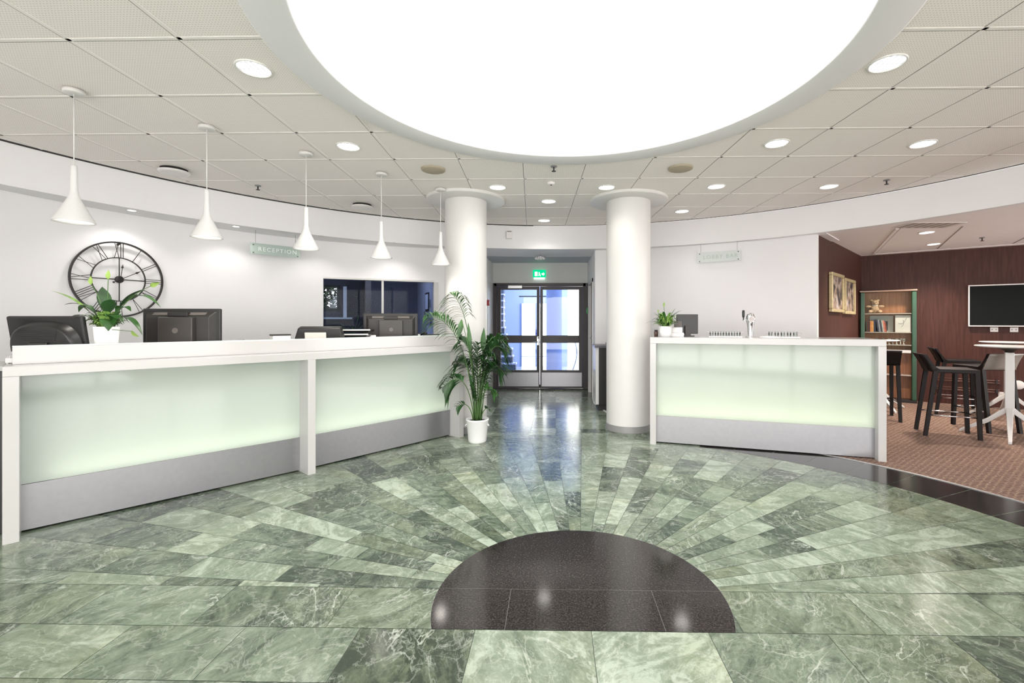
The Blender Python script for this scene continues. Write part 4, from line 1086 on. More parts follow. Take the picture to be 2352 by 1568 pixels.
for s_, z_, w_, h_, lab, sd in ((1.90, 1.722, .72, .555, 'gold framed picture nearer the white wall edge, on the mahogany side wall', 3.1), (1.10, 1.70, .70, .545, 'gold framed picture nearer the showcase, on the mahogany side wall', 9.4)):
    p = onleft(s_, z_, .005); t = thing('framed_picture', lab, 'picture', p, RLW, 'gold framed pictures in the lounge')
    b = MB()
    for (x0, x1, z0, z1) in ((-w_/2, w_/2, -h_/2, -h_/2+.045), (-w_/2, w_/2, h_/2-.045, h_/2), (-w_/2, -w_/2+.045, -h_/2+.045, h_/2-.045), (w_/2-.045, w_/2, -h_/2+.045, h_/2-.045)): b.box(x0, x1, -.05, 0, z0, z1)
    b.build('frame', GOLD, t, bevel=.008)
    b = MB(); b.box(-w_/2+.045, w_/2-.045, -.022, -.01, -h_/2+.045, h_/2-.045); b.build('canvas', M_pic('painted_canvas', sd, PC), t)

# showcase cabinet
CX = onback(.36, 0, .17)
sc_ = thing('showcase', 'green framed glass showcase against the mahogany wall', 'showcase', (CX[0], CX[1], LZ), RB)
WS = .37
for x0 in (-WS, WS-.06):
    b = MB(); b.box(x0, x0+.06, -.11, -.05, .04, 1.80); b.build('post', GREENM, sc_, bevel=.012, seg=3)
    b = MB(); b.box(x0+.005, x0+.055, .06, .12, .04, 1.80); b.build('post', GREENM, sc_)
b = MB(); b.box(-WS-.01, WS+.01, -.125, .125, 1.80, 1.825); b.build('top_board', M('bronze_edge', (.25, .17, .13), .35, metal=.4), sc_, bevel=.004)
b = MB(); b.box(-WS-.01, WS+.01, -.125, .125, .0, .04); b.build('plinth', BLACKM, sc_, bevel=.004)
b = MB(); b.box(-WS+.03, WS-.03, .115, .125, .04, 1.80); b.build('back_panel', M_wood('cherry_back', (.27, .10, .04), (.42, .19, .09), .4), sc_)
for z_ in (1.445, 1.135, .93, .44):
    b = MB(); b.box(-WS+.065, WS-.065, -.09, .115, z_-.012, z_); b.build('shelf', M('shelf_edge_grey', (.46, .40, .36), .25) if z_ == 1.445 else bpy.data.materials['shelf_edge_grey'], sc_)
b = MB(); b.box(-WS+.07, WS-.07, -.10, .11, .80, .845); b.build('drawer_band', LACQ, sc_)
b = MB(); b.box(-WS+.075, WS-.075, -.098, -.094, .85, 1.795); b.build('glass_door', PANEC, sc_)
def inshow(x, y, z): return (CX[0]+DB[0]*x-NB[0]*y, CX[1]+DB[1]*x-NB[1]*y, z+LZ)
BK = [((.03,.06,.04), .013, .17, 0), ((.09,.02,.02), .02, .18, 0), ((.06,.02,.02), .018, .175, 0), ((.62,.24,.08), .022, .185, 0), ((.70,.33,.10), .022, .18, 0), ((.03,.03,.06), .028, .21, 0), ((.05,.05,.09), .022, .21, .1), ((.30,.31,.34), .016, .20, .12), ((.05,.05,.08), .026, .20, .13), ((.5,.52,.48), .014, .20, .16), ((.58,.20,.15), .02, .19, .18), ((.35,.08,.05), .016, .17, .2)]
LAB = ['thin dark green book at the left end of the showcase row', 'dark red book, second from left in the showcase row', 'maroon book beside the orange ones in the showcase', 'orange book, left one of the pair in the showcase', 'amber orange book, right one of the pair in the showcase', 'thick dark navy book in the middle of the showcase row', 'leaning navy grey book in the showcase row', 'slim light grey book leaning among the navy ones', 'leaning dark blue book right of the light grey one', 'slim pale book leaning in the showcase row', 'salmon red book leaning near the right end of the row', 'brownish red book at the right end of the leaning row']
xb = -.29
for (col, wd, hh, lean), lab in zip(BK, LAB):
    if lean == .1: xb += .027
    lean = .12 if lean else 0
    t = thing('book', lab, 'book', inshow(xb+wd/2, -.03, 1.136), RB, 'books in the showcase')
    T = Matrix.Shear('XY', 4, (0, 0)) if False else Matrix(((1, 0, -lean, 0), (0, 1, 0, 0), (0, 0, 1, 0), (0, 0, 0, 1)))
    b = MB(T); b.box(-wd/2, wd/2, -.06, .07, 0, hh); b.build('cover', M('book_cover', col, .5, var=.15, vs=40), t)
    b = MB(T); b.box(-wd/2+.002, wd/2-.002, -.055, .071, .003, hh-.003+.004); b.build('pages', PAPER, t)
    xb += wd+.0015
t = thing('picture_book', 'large pale picture book standing behind the book row in the showcase', 'book', inshow(-.08, .085, 1.136), RB)
b = MB(); b.box(-.16, .16, -.01, .012, 0, .27); b.build('cover', M('pale_cover', (.46, .47, .44), .5, var=.08), t)
b = MB(); b.box(-.085, .085, -.0115, -.0095, .02, .18); b.build('cover_picture', M('cover_dark', (.06, .06, .075), .5, var=.5, vs=12), t)
t = thing('gift_box', 'white box with faint grey drawing in the right half of the showcase', 'box', inshow(.20, .02, 1.136), RB)
b = MB(); b.box(-.10, .10, -.07, .06, 0, .275); b.build('body', M('box_white', (.62, .60, .58), .6, var=.05, vs=9), t)
b = MB(); b.tube(bez((-.06, -.0715, .15), (.0, -.0715, .10), (.05, -.0715, .24), 10), .004, 5); b.tube(bez((-.02, -.0715, .09), (.03, -.0715, .13), (.0, -.0715, .2), 8), .004, 5); b.build('drawing', M('box_line_grey', (.40, .40, .42), .6), t)
# teddy bear: one body mesh
t = thing('teddy_bear', 'cream teddy bear sitting on the top shelf of the showcase', 'soft toy', inshow(-.17, .0, 1.446), RB)
b = MB(); b.ball((0, 0, .075), (.06, .05, .075)); b.ball((0, -.01, .175), (.055, .048, .05)); b.ball((-.045, 0, .22), (.02, .012, .02)); b.ball((.045, 0, .22), (.02, .012, .02))
b.ball((-.085, -.02, .115), (.045, .024, .022)); b.ball((.085, -.02, .115), (.045, .024, .022)); b.ball((-.065, -.05, .03), (.036, .055, .03)); b.ball((.065, -.05, .03), (.036, .055, .03)); b.ball((0, -.055, .165), (.024, .02, .018))
o = b.build('body', M('cream_plush', (.52, .36, .24), .95, var=.15, vs=50), t)
rm = o.modifiers.new('blend', 'REMESH'); rm.mode = 'VOXEL'; rm.voxel_size = .006; rm.use_smooth_shade = True
b = MB(); b.ball((-.02, -.057, .185), .006, 8, 6); b.build('eye', BLACKP, t)
b = MB(); b.ball((.02, -.057, .185), .006, 8, 6); b.build('eye', BLACKP, t)
b = MB(); b.ball((0, -.074, .172), (.008, .006, .006), 8, 6); b.build('nose', BLACKP, t)
b = MB(); b.lathe([(.040, .128), (.046, .134), (.040, .142)], 20, cap=False); b.build('neck_ribbon', PAPER, t)
t0 = None
for i, (xx, yy, h_) in enumerate(((.02, -.04, .10), (.07, .02, .07), (.12, -.03, .085), (.17, .03, .11), (.21, -.04, .09), (-.06, 0, .10), (-.14, 0, .08))):
    lab = 'small cut glass ornament on the lower shelf of the showcase'
    if t0 is None:
        t0 = thing('glass_ornament', lab, 'ornament', inshow(xx, yy, .931), RB, 'glass ornaments in the showcase')
        b = MB(); b.lathe([(.02, 0), (.022, .006), (.006, .02), (.005, .04), (.02, .055), (.028, .08), (.022, .10), (.02, .10)], 10, smooth=False); b.build('body', M('cut_glass', (.55, .52, .50), .08, metal=.6, var=.5, vs=90), t0)
    else: dup(t0, inshow(xx, yy, .931))
# ------------------------------------------------------------------ pendants
def pendant(label, x, y):
    t = thing('pendant_lamp', label, 'pendant lamp', (x, y, 0), 0, 'white cone pendants over the reception counter')
    b = MB(); b.lathe([(.055, HZ-.008), (.055, HZ-.028), (.05, HZ-.032), (.001, HZ-.032)], 28); b.build('canopy', TRIMW, t)
    b = MB(); b.tube([(0, 0, HZ-.03), (0, 0, 2.30)], .0035, 8); b.build('cord', TRIMW, t)
    b = MB(); b.lathe([(.001, 2.312), (.015, 2.31), (.017, 2.30), (.018, 2.22), (.0185, 2.205)], 28, cap=False); b.build('neck', LACQ, t)
    b = MB(); b.lathe([(.0185, 2.205), (.020, 2.15), (.025, 2.118), (.034, 2.09), (.064, 2.03), (.097, 1.962), (.1035, 1.948), (.1035, 1.944), (.0985, 1.944), (.094, 1.96), (.06, 2.03), (.03, 2.09)], 44, cap=False); b.build('shade', LACQ, t)
    b = MB(); b.lathe([(.066, 1.999), (.03, 1.988), (.001, 1.985)], 32, cap=False); b.build('bulb', EM_PEND, t)
    lamp('pendant_light', 'SPOT', (x, y, 1.95), 6, (1, .94, .86), .05, spot=2.2)
for (x, y), lab in zip([(-3.092, 2.871), (-2.648, 3.418), (-2.186, 3.968), (-1.731, 4.524), (-1.271, 5.066)],
    ['white cone pendant nearest the camera, above the left end of the reception counter', 'second nearest white cone pendant, above the large grey monitor', 'middle white cone pendant of the row, beside the reception sign',
     'fourth white cone pendant, in front of the office window', 'farthest white cone pendant, beside the left column']): pendant(lab, x, y)

# ------------------------------------------------------------------ ceiling fittings
RIMG = M('downlight_rim', (.74, .73, .71), .3)
def M_lens():
    m = bpy.data.materials.new('downlight_lens'); m.use_nodes = True; nt = m.node_tree; nt.nodes.remove(nt.nodes['Principled BSDF']); L = nt.links.new
    tc = nt.nodes.new('ShaderNodeTexCoord'); br = nt.nodes.new('ShaderNodeTexBrick'); br.inputs['Scale'].default_value = 1
    br.offset = 0; br.inputs['Brick Width'].default_value = .028; br.inputs['Row Height'].default_value = .07; br.inputs['Mortar Size'].default_value = .004
    br.inputs['Color1'].default_value = (1, .97, .93, 1); br.inputs['Color2'].default_value = (1, .97, .93, 1); br.inputs['Mortar'].default_value = (.17, .17, .18, 1)
    L(tc.outputs['Object'], br.inputs['Vector']); e = nt.nodes.new('ShaderNodeEmission'); e.inputs['Strength'].default_value = 3
    L(br.outputs['Color'], e.inputs['Color']); L(e.outputs[0], nt.nodes['Material Output'].inputs['Surface']); return m
LENS = M_lens()
def downlight(name, label, x, y, z, r, lens, energy, grp, col=(1, .96, .90)):
    t = thing(name, label, 'ceiling light', (x, y, z), 0, grp)
    b = MB(); b.lathe([(r*1.12, .002), (r*1.12, -.005), (r*1.05, -.009), (r, -.007), (r*.96, .0)], 40, cap=False); b.build('rim', RIMG, t)
    b = MB(); b.lathe([(r*.97, -.002), (r*.5, -.0045), (.001, -.005)], 32, cap=False); b.build('lens', lens, t)
    lamp('spot', 'SPOT', (x, y, z-.03), energy, col, r*1.0, spot=2.3)
for (x, y), lab in zip([(-1.775, 2.655), (1.928, 2.672), (-1.756, 3.847), (1.865, 3.85), (3.098, 3.883), (1.788, 5.059), (3.033, 5.083), (-.629, 5.045), (.581, 5.068), (-.07, 5.638), (-.15, 6.70), (1.726, 6.18)],
    ['large round downlight left of the skylight, nearest the camera', 'large round downlight right of the skylight, nearest the camera', 'round downlight between the skylight rim and the middle pendant',
     'round downlight just right of the skylight, in the second row', 'round downlight farthest right in the ceiling, towards the lounge', 'round downlight above the lobby bar, to the right of the right column', 'round downlight above the bar end, near the lounge opening',
     'round downlight just right of the left column collar', 'round downlight just left of the right column collar', 'round downlight midway between the two columns', 'round downlight nearest the corridor, before the bulkhead', 'small looking round downlight behind the right column, by the bar sign']):
    downlight('ceiling_downlight', lab, x, y, HZ, .088, LENS, 7, 'round ceiling downlights')
for (x, y), lab in zip([(-4.285, 4.536), (-3.77, 5.32), (-3.07, 5.93), (-2.29, 6.468)],
    ['tiny soffit spot above the wall clock', 'tiny soffit spot left of the reception sign', 'tiny soffit spot right of the reception sign', 'tiny soffit spot above the office window']):
    downlight('soffit_spot', lab, x, y, 2.44, .034, EM_SOFT, 5.5, 'small spots in the white soffit')
for (x, y), lab in (((4.76, 5.91), 'nearer round downlight in the lounge ceiling, beside the air grille'), ((5.57, 6.79), 'farther round downlight in the lounge ceiling, near the mahogany wall')):
    downlight('lounge_downlight', lab, x, y, 2.45, .075, EM_SOFT, 115, 'lounge downlights', (1, .86, .74))
def disc_thing(name, label, cat, x, y, prof, m, grp, gap=None):
    t = thing(name, label, cat, (x, y, HZ), 0, grp)
    b = MB(); b.lathe(prof, 36, cap=False); b.build('cover', m, t)
    if gap: b = MB(); b.lathe(gap, 36, cap=False); b.build('gap', BLACKV, t)
for (x, y), lab in (((-3.72, 4.383), 'white round air vent with dark gap, above the large grey monitor'), ((-2.445, 5.75), 'white round air vent with dark gap, in front of the office window')):
    disc_thing('ceiling_vent', lab, 'air vent', x, y, [(.06, -.026), (.128, -.026), (.127, -.036), (.10, -.046), (.10, -.046)], PLASTW, 'round ceiling vents', [(.11, -.001), (.105, -.026)])
    b = MB(); b.lathe([(.10, -.046), (.001, -.049)], 36, cap=False); b.build('face', PLASTW, bpy.data.objects[[o.name for o in COL.objects if o.name.startswith('ceiling_vent')][-1]])
for (x, y), lab in (((-1.184, 4.431), 'beige round ceiling speaker by the left side of the skylight rim'), ((1.225, 4.44), 'beige round ceiling speaker by the right side of the skylight rim')):
    disc_thing('ceiling_speaker', lab, 'speaker', x, y, [(.118, -.001), (.115, -.014), (.10, -.02), (.001, -.022)], BEIGE, 'round ceiling speakers')
def sprinkler(label, x, y, z=None):
    t = thing('ceiling_sprinkler', label, 'sprinkler', (x, y, z or HZ), 0, 'ceiling sprinklers')
    b = MB(); b.lathe([(.032, .0), (.03, -.008), (.012, -.012)], 20); b.build('base', STEEL, t)
    b = MB(); b.lathe([(.007, -.01), (.006, -.045)], 10); b.build('nozzle', BLACKM, t)
    b = MB(); b.lathe([(.022, -.046), (.020, -.049), (.001, -.049)], 16); b.build('deflector', BLACKM, t)
sprinkler('small dark sprinkler in the ceiling above the reception sign', -3.25, 4.93)
sprinkler('small dark sprinkler in the ceiling between skylight rim and columns', -.004, 4.38)
sprinkler('small dark sprinkler in the ceiling near the lounge opening', 3.50, 4.86)
sprinkler('small dark sprinkler in the lower lounge ceiling', 5.80, 6.28, 2.45)
t = thing('smoke_detector', 'tiny white detector on the ceiling between the two column collars', 'detector', (-.033, 4.888, HZ))
b = MB(); b.lathe([(.04, 0), (.038, -.015), (.02, -.024), (.001, -.025)], 24, cap=False); b.build('cover', PLASTW, t)
b = MB(); b.lathe([(.010, -.024), (.008, -.03), (.001, -.03)], 10); b.build('sensor', BLACKM, t)
t = thing('air_grille', 'slotted air grille in the lounge ceiling', 'air grille', (4.42, 5.46, 2.45), 0)
b = MB(); b.box(-.32, .32, -.15, .15, -.006, 0); b.build('plate', M('grille_plate', (.66, .62, .60), .5), t)
for k in range(6):
    b = MB(); b.box(-.27+.095*k, -.215+.095*k, -.13, .13, -.0075, -.0058); b.build('slot', M('grille_slot', (.36, .30, .27), .6) if k == 0 else bpy.data.materials['grille_slot'], t)
t = thing('corridor_lamp', 'round chrome ceiling lamp with glass drops in the corridor', 'ceiling lamp', (-.24, 7.69, 2.46))
b = MB(); b.lathe([(.02, 0), (.02, -.04), (.10, -.05), (.105, -.06), (.098, -.062)], 32, cap=False); b.build('base', CHROME, t)
b = MB()
for k in range(14): a = 2*PI*k/14; b.ball((.075*math.cos(a), .075*math.sin(a), -.078), (.016, .016, .022), 8, 6)
o = b.build('glass_drops', M('crystal', (.85, .85, .85), .1, metal=.3), t)
t = thing('motion_sensor', 'small white box sensor on the bulkhead above the corridor', 'sensor', (-.694, 6.985, 2.64), .16)
b = MB(); b.box(-.045, .045, -.035, 0, -.06, .06); b.build('housing', PLASTW, t, bevel=.006)
b = MB(); b.box(-.033, .033, -.0365, -.034, .045, .056); b.build('slot', GREYL, t)
# exit sign
t = thing('exit_sign', 'green lit exit sign above the glass double doors', 'exit sign', (-.29, 8.895, 2.235))
b = MB(); b.box(-.125, .125, -.035, 0, -.06, .085); b.build('panel', EM_EXIT, t)
b = MB(); b.box(-.105, .105, -.037, -.0, -.088, -.0605); b.build('light_bar', EM_EXITW, t)
def flat(pts, name):
    b = MB(); n = len(pts); b.add([(p[0], -.0375, p[1]) for p in pts]+[(p[0], -.035, p[1]) for p in pts], [tuple(range(n))]+[(i, n+i, n+(i+1)%n, (i+1)%n) for i in range(n)])
    b.build(name, EM_EXITW, t)
flat([(-.09, -.035), (-.035, -.035), (-.035, .05), (-.09, .05)], 'door_symbol')
b = MB(); b.tube([(.0, -.037, .018), (.008, -.037, -.008)], .010, 6); b.tube([(.008, -.037, -.008), (.022, -.037, -.022), (.016, -.037, -.04)], .006, 6); b.tube([(.006, -.037, -.008), (-.008, -.037, -.022), (-.022, -.037, -.026)], .006, 6)
b.tube([(-.018, -.037, .004), (.0, -.037, .018), (.018, -.037, .008)], .005, 6); b.ball((-.003, -.037, .036), (.010, .003, .010), 10, 6); b.build('running_figure', EM_EXITW, t)
flat([(.045, -.012), (.075, -.012), (.075, -.032), (.105, .005), (.075, .042), (.075, .022), (.045, .022)], 'arrow')
# small wall fittings in the corridor
t = thing('fire_alarm_button', 'small red alarm button on the left side of the corridor', 'alarm button', (-1.185, 8.02, 1.645), PI/2)
b = MB(); b.box(-.05, .05, -.04, .015, -.05, .05); b.build('box', REDP, t, bevel=.004)
b = MB(); b.box(-.025, .025, -.042, -.039, -.02, .02); b.build('push_plate', PAPER, t)
t = thing('light_switch', 'small white switch below the red alarm button in the corridor', 'switch', (-1.185, 8.02, 1.50), PI/2)
b = MB(); b.box(-.04, .04, -.012, .015, -.04, .04); b.build('plate', PLASTW, t, bevel=.003)
b = MB(); b.box(-.015, .015, -.016, -.011, -.02, .02); b.build('rocker', PLASTW, t)
t = thing('door_button', 'small green push button on the right side of the corridor by the doors', 'button', (.65, 8.72, 1.52), -PI/2)
b = MB(); b.box(-.04, .04, -.035, 0, -.06, .06); b.build('box', M('green_plastic', (.02, .25, .08), .4), t, bevel=.004)
b = MB(); b.box(-.018, .018, -.038, -.034, -.02, .02); b.build('push_plate', PAPER, t)

# ------------------------------------------------------------------ wall clock
t = thing('wall_clock', 'large black iron skeleton clock with Roman numerals on the left wall', 'clock', (-4.52, 4.625, 1.742), 1.188)
RO_, RI_ = .388, .228
def ring(R, w_, d_, name):
    b = MB(Matrix.Rotation(PI/2, 4, 'X')); b.lathe([(R-w_, -d_), (R, -d_), (R, d_), (R-w_, d_), (R-w_, -d_)], 72, cap=False, smooth=False); return b.build(name, BLACKM, t)
def off(b): b.M = Matrix.Translation((0, -.03, 0)) @ b.M; return b
def cring(R, w_, d_, name):
    b = MB(Matrix.Translation((0, -.03, 0)) @ Matrix.Rotation(PI/2, 4, 'X')); b.lathe([(R-w_, -d_), (R, -d_), (R, d_), (R-w_, d_), (R-w_, -d_)], 72, cap=False, smooth=False); b.build(name, BLACKM, t)
cring(RO_, .015, .010, 'outer_ring'); cring(RI_, .009, .007, 'inner_ring')
NUM = ['XII', 'I', 'II', 'III', 'IV', 'V', 'VI', 'VII', 'VIII', 'IX', 'X', 'XI']
WD = {'I': .020, 'V': .044, 'X': .046}
for h, s in enumerate(NUM):
    T = Matrix.Translation((0, -.03, 0)) @ Matrix.Rotation(2*PI*h/12, 4, 'Y')
    b = MB(T); x = -sum(WD[c] for c in s)/2
    z0, z1 = RI_-.004, RO_-.010
    for c in s:
        m_ = x+WD[c]/2; x += WD[c]; q = WD[c]*.40
        if c == 'I': segs = [((m_, z0), (m_, z1))]
        elif c == 'V': segs = [((m_-q, z1), (m_, z0)), ((m_+q, z1), (m_, z0))]
        else: segs = [((m_-q, z1), (m_+q, z0)), ((m_+q, z1), (m_-q, z0))]
        for (p, q_) in segs: b.tube([(p[0], 0, p[1]), (q_[0], 0, q_[1])], .0028 if c != 'I' else .0034, 5)
    b.build('numeral', BLACKM, t)
for k in range(4):
    b = MB(Matrix.Translation((0, -.03, 0)) @ Matrix.Rotation(PI/2*k, 4, 'Y')); b.tube([(0, 0, .03), (0, 0, RI_-.004)], .0048, 6); b.build('spoke', BLACKM, t)
b = MB(Matrix.Rotation(PI/2, 4, 'X')); b.lathe([(.036, .020), (.036, .040), (.03, .043), (.001, .043)], 28); b.build('hub', BLACKM, t)
b = MB(); b.tube([(0, -.0, .36), (0, -.03, .37)], .012, 8); b.build('hanger', BLACKM, t)
def hand(ang, L, tail, name):
    b = MB(Matrix.Translation((0, -.056, 0)) @ Matrix.Rotation(ang, 4, 'Y'))
    b.tube([(0, 0, -tail), (0, 0, L)], .0032, 6)
    b.add([(0,-.002,L*.72),(.011,-.002,L*.80),(0,-.002,L*.98),(-.011,-.002,L*.80),(0,.002,L*.72),(.011,.002,L*.80),(0,.002,L*.98),(-.011,.002,L*.80)], [(0,1,2,3),(7,6,5,4),(0,4,5,1),(1,5,6,2),(2,6,7,3),(3,7,4,0)])
    b.ball((0, 0, -tail), (.010, .003, .010), 8, 6)
    b.build(name, BLACKM, t)
hand(math.radians(7), .155, .03, 'hour_hand'); hand(math.radians(60), .195, .065, 'minute_hand')

# ------------------------------------------------------------------ hanging signs
def sign(name, label, txt, cx, cy, rz, ln, z0, z1, dmat, ztop, xs, gm=None):
    t = thing(name, label, 'sign', (cx, cy, 0), rz)
    b = MB(); b.box(-ln/2, ln/2, -.006, .006, z0, z1); b.build('glass_plate', gm or SIGNG, t)
    o = text_mesh(txt, (z1-z0)*.52, .0012, dmat, 'lettering', t, (0.02, -.0085, (z0+z1)/2-.003), (PI/2, 0, 0))
    for x in xs:
        b = MB(); b.tube([(x, 0, z1-.02), (x, 0, ztop)], .0016, 5); b.build('hanging_wire', BLACKM, t)
    for x in (-ln/2+.03, ln/2-.03):
        for z in (z0+.018, z1-.022):
            b = MB(Matrix.Translation((x, 0, z)) @ Matrix.Rotation(PI/2, 4, 'X')); b.lathe([(.008, -.012), (.008, .012)], 12); b.build('stud', GREYL, t)
sign('reception_sign', 'hanging frosted glass sign reading RECEPTION over the counter', 'RECEPTION', -3.535, 5.715, .82, .56, 2.143, 2.278, SIGNL, 2.44, (-.225, .225), SIGNR)
sign('lobby_bar_sign', 'hanging frosted glass sign reading LOBBY BAR on the right wall', 'LOBBY BAR', 2.345, 6.535, -.503, .58, 2.165, 2.312, SIGNL2, 2.44, (-.245, .245))

# ------------------------------------------------------------------ back office behind the reception window
OL = Vector((-3.239, 6.314)); OE = Vector((.9035, .4288)); ON = Vector((-.4288, .9035))
def op(a, b_): return tuple(OL+OE*a+ON*b_)
def obox(mb, a0, a1, b0, b1, z0, z1): mb.prism([op(a0, b0), op(a1, b0), op(a1, b1), op(a0, b1)], z0, z1)
win = MB(); obox(win, -.02, 1.58, .0, .10, .90, .93); obox(win, -.02, 1.58, .0, .10, 1.914, 1.94); obox(win, -.02, .004, .0, .10, .93, 1.914); obox(win, 1.535, 1.60, -.02, .10, .93, 1.914); obox(win, .776, .806, .02, .09, .93, 1.914)
wo = struct(win.build('window_3', TRIMW, bevel=.002), 'white framed interior window to the dark back office')
g = MB(); obox(g, .004, .776, .052, .058, .93, 1.914); g.build('glass_pane', PANEO, wo)
g = MB(); obox(g, .806, 1.535, .052, .058, .93, 1.914); g.build('glass_pane', PANEO, wo)
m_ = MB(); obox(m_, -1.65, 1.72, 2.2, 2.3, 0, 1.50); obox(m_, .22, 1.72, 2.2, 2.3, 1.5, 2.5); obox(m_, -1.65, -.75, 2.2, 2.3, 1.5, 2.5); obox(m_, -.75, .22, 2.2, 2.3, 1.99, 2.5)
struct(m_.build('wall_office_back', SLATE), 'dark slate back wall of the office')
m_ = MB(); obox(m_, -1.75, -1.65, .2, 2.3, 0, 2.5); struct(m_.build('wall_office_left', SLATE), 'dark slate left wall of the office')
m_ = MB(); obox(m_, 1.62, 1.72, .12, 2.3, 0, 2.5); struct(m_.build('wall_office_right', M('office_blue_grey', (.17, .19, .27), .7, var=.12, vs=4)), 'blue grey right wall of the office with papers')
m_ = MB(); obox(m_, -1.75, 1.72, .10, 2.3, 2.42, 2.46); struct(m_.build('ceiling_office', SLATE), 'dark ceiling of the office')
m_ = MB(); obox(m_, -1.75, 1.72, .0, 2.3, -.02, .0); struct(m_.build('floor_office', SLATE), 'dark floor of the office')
m_ = MB(); obox(m_, .62, .72, 1.55, 2.2, 0, 2.42); struct(m_.build('wall_office_pier', M('office_brown_grey', (.055, .05, .055), .8)), 'dark grey wall pier inside the office')
wf = MB(); obox(wf, -.75, .22, 2.19, 2.26, 1.5, 1.56); obox(wf, -.75, .22, 2.19, 2.26, 1.95, 1.99); obox(wf, .165, .22, 2.19, 2.26, 1.5, 1.99); obox(wf, -.75, -.70, 2.19, 2.26, 1.5, 1.99)
wfo = struct(wf.build('window_4', M('black_green_frame', (.012, .022, .020), .4)), 'dark framed office window looking out on green leaves')
g = MB(); obox(g, -.70, .165, 2.222, 2.226, 1.56, 1.95); g.build('glass_pane', PANEG, wfo)
def othing(name, label, cat, a, b_, z, grp=None): return thing(name, label, cat, (op(a, b_)[0], op(a, b_)[1], z), math.atan2(OE.y, OE.x), grp)
t = othing('office_shelf', 'pale window shelf under the green office window', 'shelf', -.2, 2.08, 1.36)
b = MB(); b.box(-.45, .62, -.10, .11, 0, .03); b.build('board', M('pale_blue_board', (.40, .50, .62), .5), t)
b = MB(); b.box(.47, .53, -.02, .10, .03, .60); b.build('white_post', M('cold_white', (.55, .62, .75), .5), t)
t = othing('office_desk', 'dark desk inside the back office', 'desk', .15, 1.5, 0)
b = MB(); b.box(-.9, .45, -.35, .35, .72, .76); b.build('desktop', M('dark_desk', (.03, .035, .055), .5), t)
for sx in (-.85, .40):
    b = MB(); b.box(sx-.03, sx+.03, -.30, .30, 0, .72); b.build('leg', BLACKM, t)
t = othing('desk_plant', 'small dark potted plant with thin twigs on the office desk', 'potted plant', .40, 1.35, .76)
b = MB(); b.lathe([(.08, 0), (.10, .28), (.092, .28), (.085, .02)], 20); b.build('pot', BLACKP, t)
rr = random.Random(8); b = MB()
for k in range(9):
    a = rr.uniform(0, 6.28); L = rr.uniform(.12, .25); b.tube(bez((0, 0, .25), (.06*math.cos(a), .06*math.sin(a), .40), (L*math.cos(a), L*math.sin(a), .32+rr.uniform(.05, .35)), 6), .003, 4)
b.build('twigs', STEMG, t)
b = MB()
for k in range(26):
    a = rr.uniform(0, 6.28); r_ = rr.uniform(.02, .12); z = rr.uniform(.27, .45); p = Vector((r_*math.cos(a), r_*math.sin(a), z))
    b.blade(bez(p, p+Vector((.03*math.cos(a), .03*math.sin(a), .02)), p+Vector((.07*math.cos(a), .07*math.sin(a), -.01)), 4), [.004, .014, .016, .010, .001])
b.build('leaves', LEAFD, t)
lamp('office_fill_light', 'AREA', (op(.9, 1.0)[0], op(.9, 1.0)[1], 2.38), 13, (.75, .82, 1), .5)  # fill lamp added to lift the dark back office
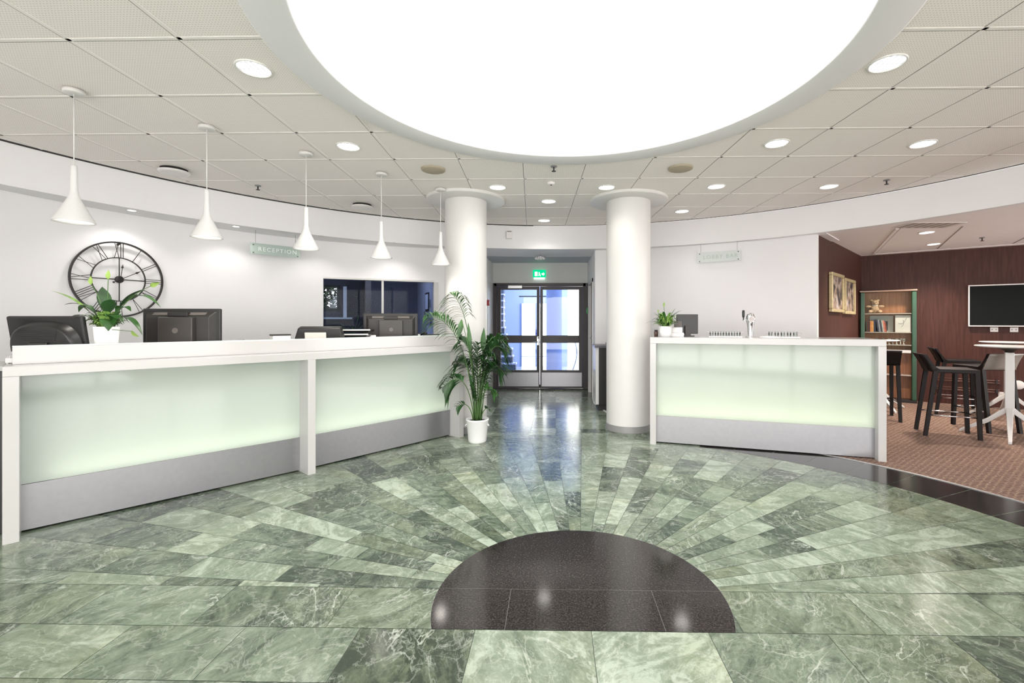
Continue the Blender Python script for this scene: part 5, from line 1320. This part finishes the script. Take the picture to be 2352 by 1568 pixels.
# papers and frame on the office right wall (its inner face looks back along -OE)
RW = math.atan2(OE.y, OE.x)-PI/2
def rwall(b_, z): p = op(1.619, b_); return (p[0], p[1], z)
t = thing('framed_notice', 'dark framed notice on the blue grey office wall', 'notice', rwall(1.05, 1.66), RW)
b = MB(); b.box(-.16, .16, -.015, 0, -.16, .16); b.build('frame', BLACKM, t)
b = MB(); b.box(-.13, .13, -.017, -.014, -.13, .13); b.build('sheet', M('blue_grey_sheet', (.26, .30, .42), .6), t)
for (b_, z, w_, h_, lab) in ((1.30, 1.46, .10, .07, 'small paper note below and left of the framed notice in the office'), (1.02, 1.43, .09, .06, 'small dark note straight below the framed notice in the office'), (.80, 1.62, .08, .14, 'narrow paper note to the right of the framed notice in the office'), (.75, 1.30, .12, .10, 'paper note low on the office wall near the window monitor')):
    t = thing('wall_note', lab, 'note', rwall(b_, z), RW, 'paper notes on the office wall')
    b = MB(); b.box(-w_/2, w_/2, -.004, 0, -h_/2, h_/2); b.build('sheet', M('note_dark', (.06, .065, .09), .7) if 'note_dark' not in bpy.data.materials else bpy.data.materials['note_dark'], t)
t = thing('notice_board', 'pale blue board low on the right office wall behind the window monitor', 'board', rwall(.72, 1.02), RW)
b = MB(); b.box(-.28, .28, -.02, 0, -.25, .22); b.build('board', M('cold_blue_board', (.32, .37, .55), .6), t)
# shrub outside the office window
t = thing('garden_shrub', 'bright green leafy shrub outside the office window', 'shrub', (op(-.2, 3.1)[0], op(-.2, 3.1)[1], 0))
rr = random.Random(21); b = MB()
for k in range(6000):
    p = Vector((rr.gauss(0, .55), rr.gauss(0, .25), rr.uniform(1.15, 2.35))); a = rr.uniform(0, 6.28); e = rr.uniform(-.9, .5)
    d = Vector((math.cos(a)*math.cos(e), math.sin(a)*math.cos(e), math.sin(e))); L = rr.uniform(.07, .14)
    b.m = rr.choice([0, 0, 1]); b.blade([p, p+d*L*.5, p+d*L], [.006, .030, .002])
b.build('foliage', [LEAFD, LEAF], t)
b = MB()
for k in range(7): a = rr.uniform(0, 6.28); b.tube(bez((0, 0, 0), (.1*math.cos(a), .1*math.sin(a), .9), (.4*math.cos(a), .2*math.sin(a), 2.0), 6), [.02, .018, .015, .012, .010, .008, .004], 6)
b.build('branches', M('bark_brown', (.09, .06, .04), .9), t)
gr = MB(); gr.prism([op(-4, 2.35), op(1.2, 2.35), op(1.2, 6), op(-4, 6)], -.08, -.01)
struct(gr.build('ground', M('garden_ground', (.10, .14, .06), .9, var=.4)), 'garden ground outside the office window')
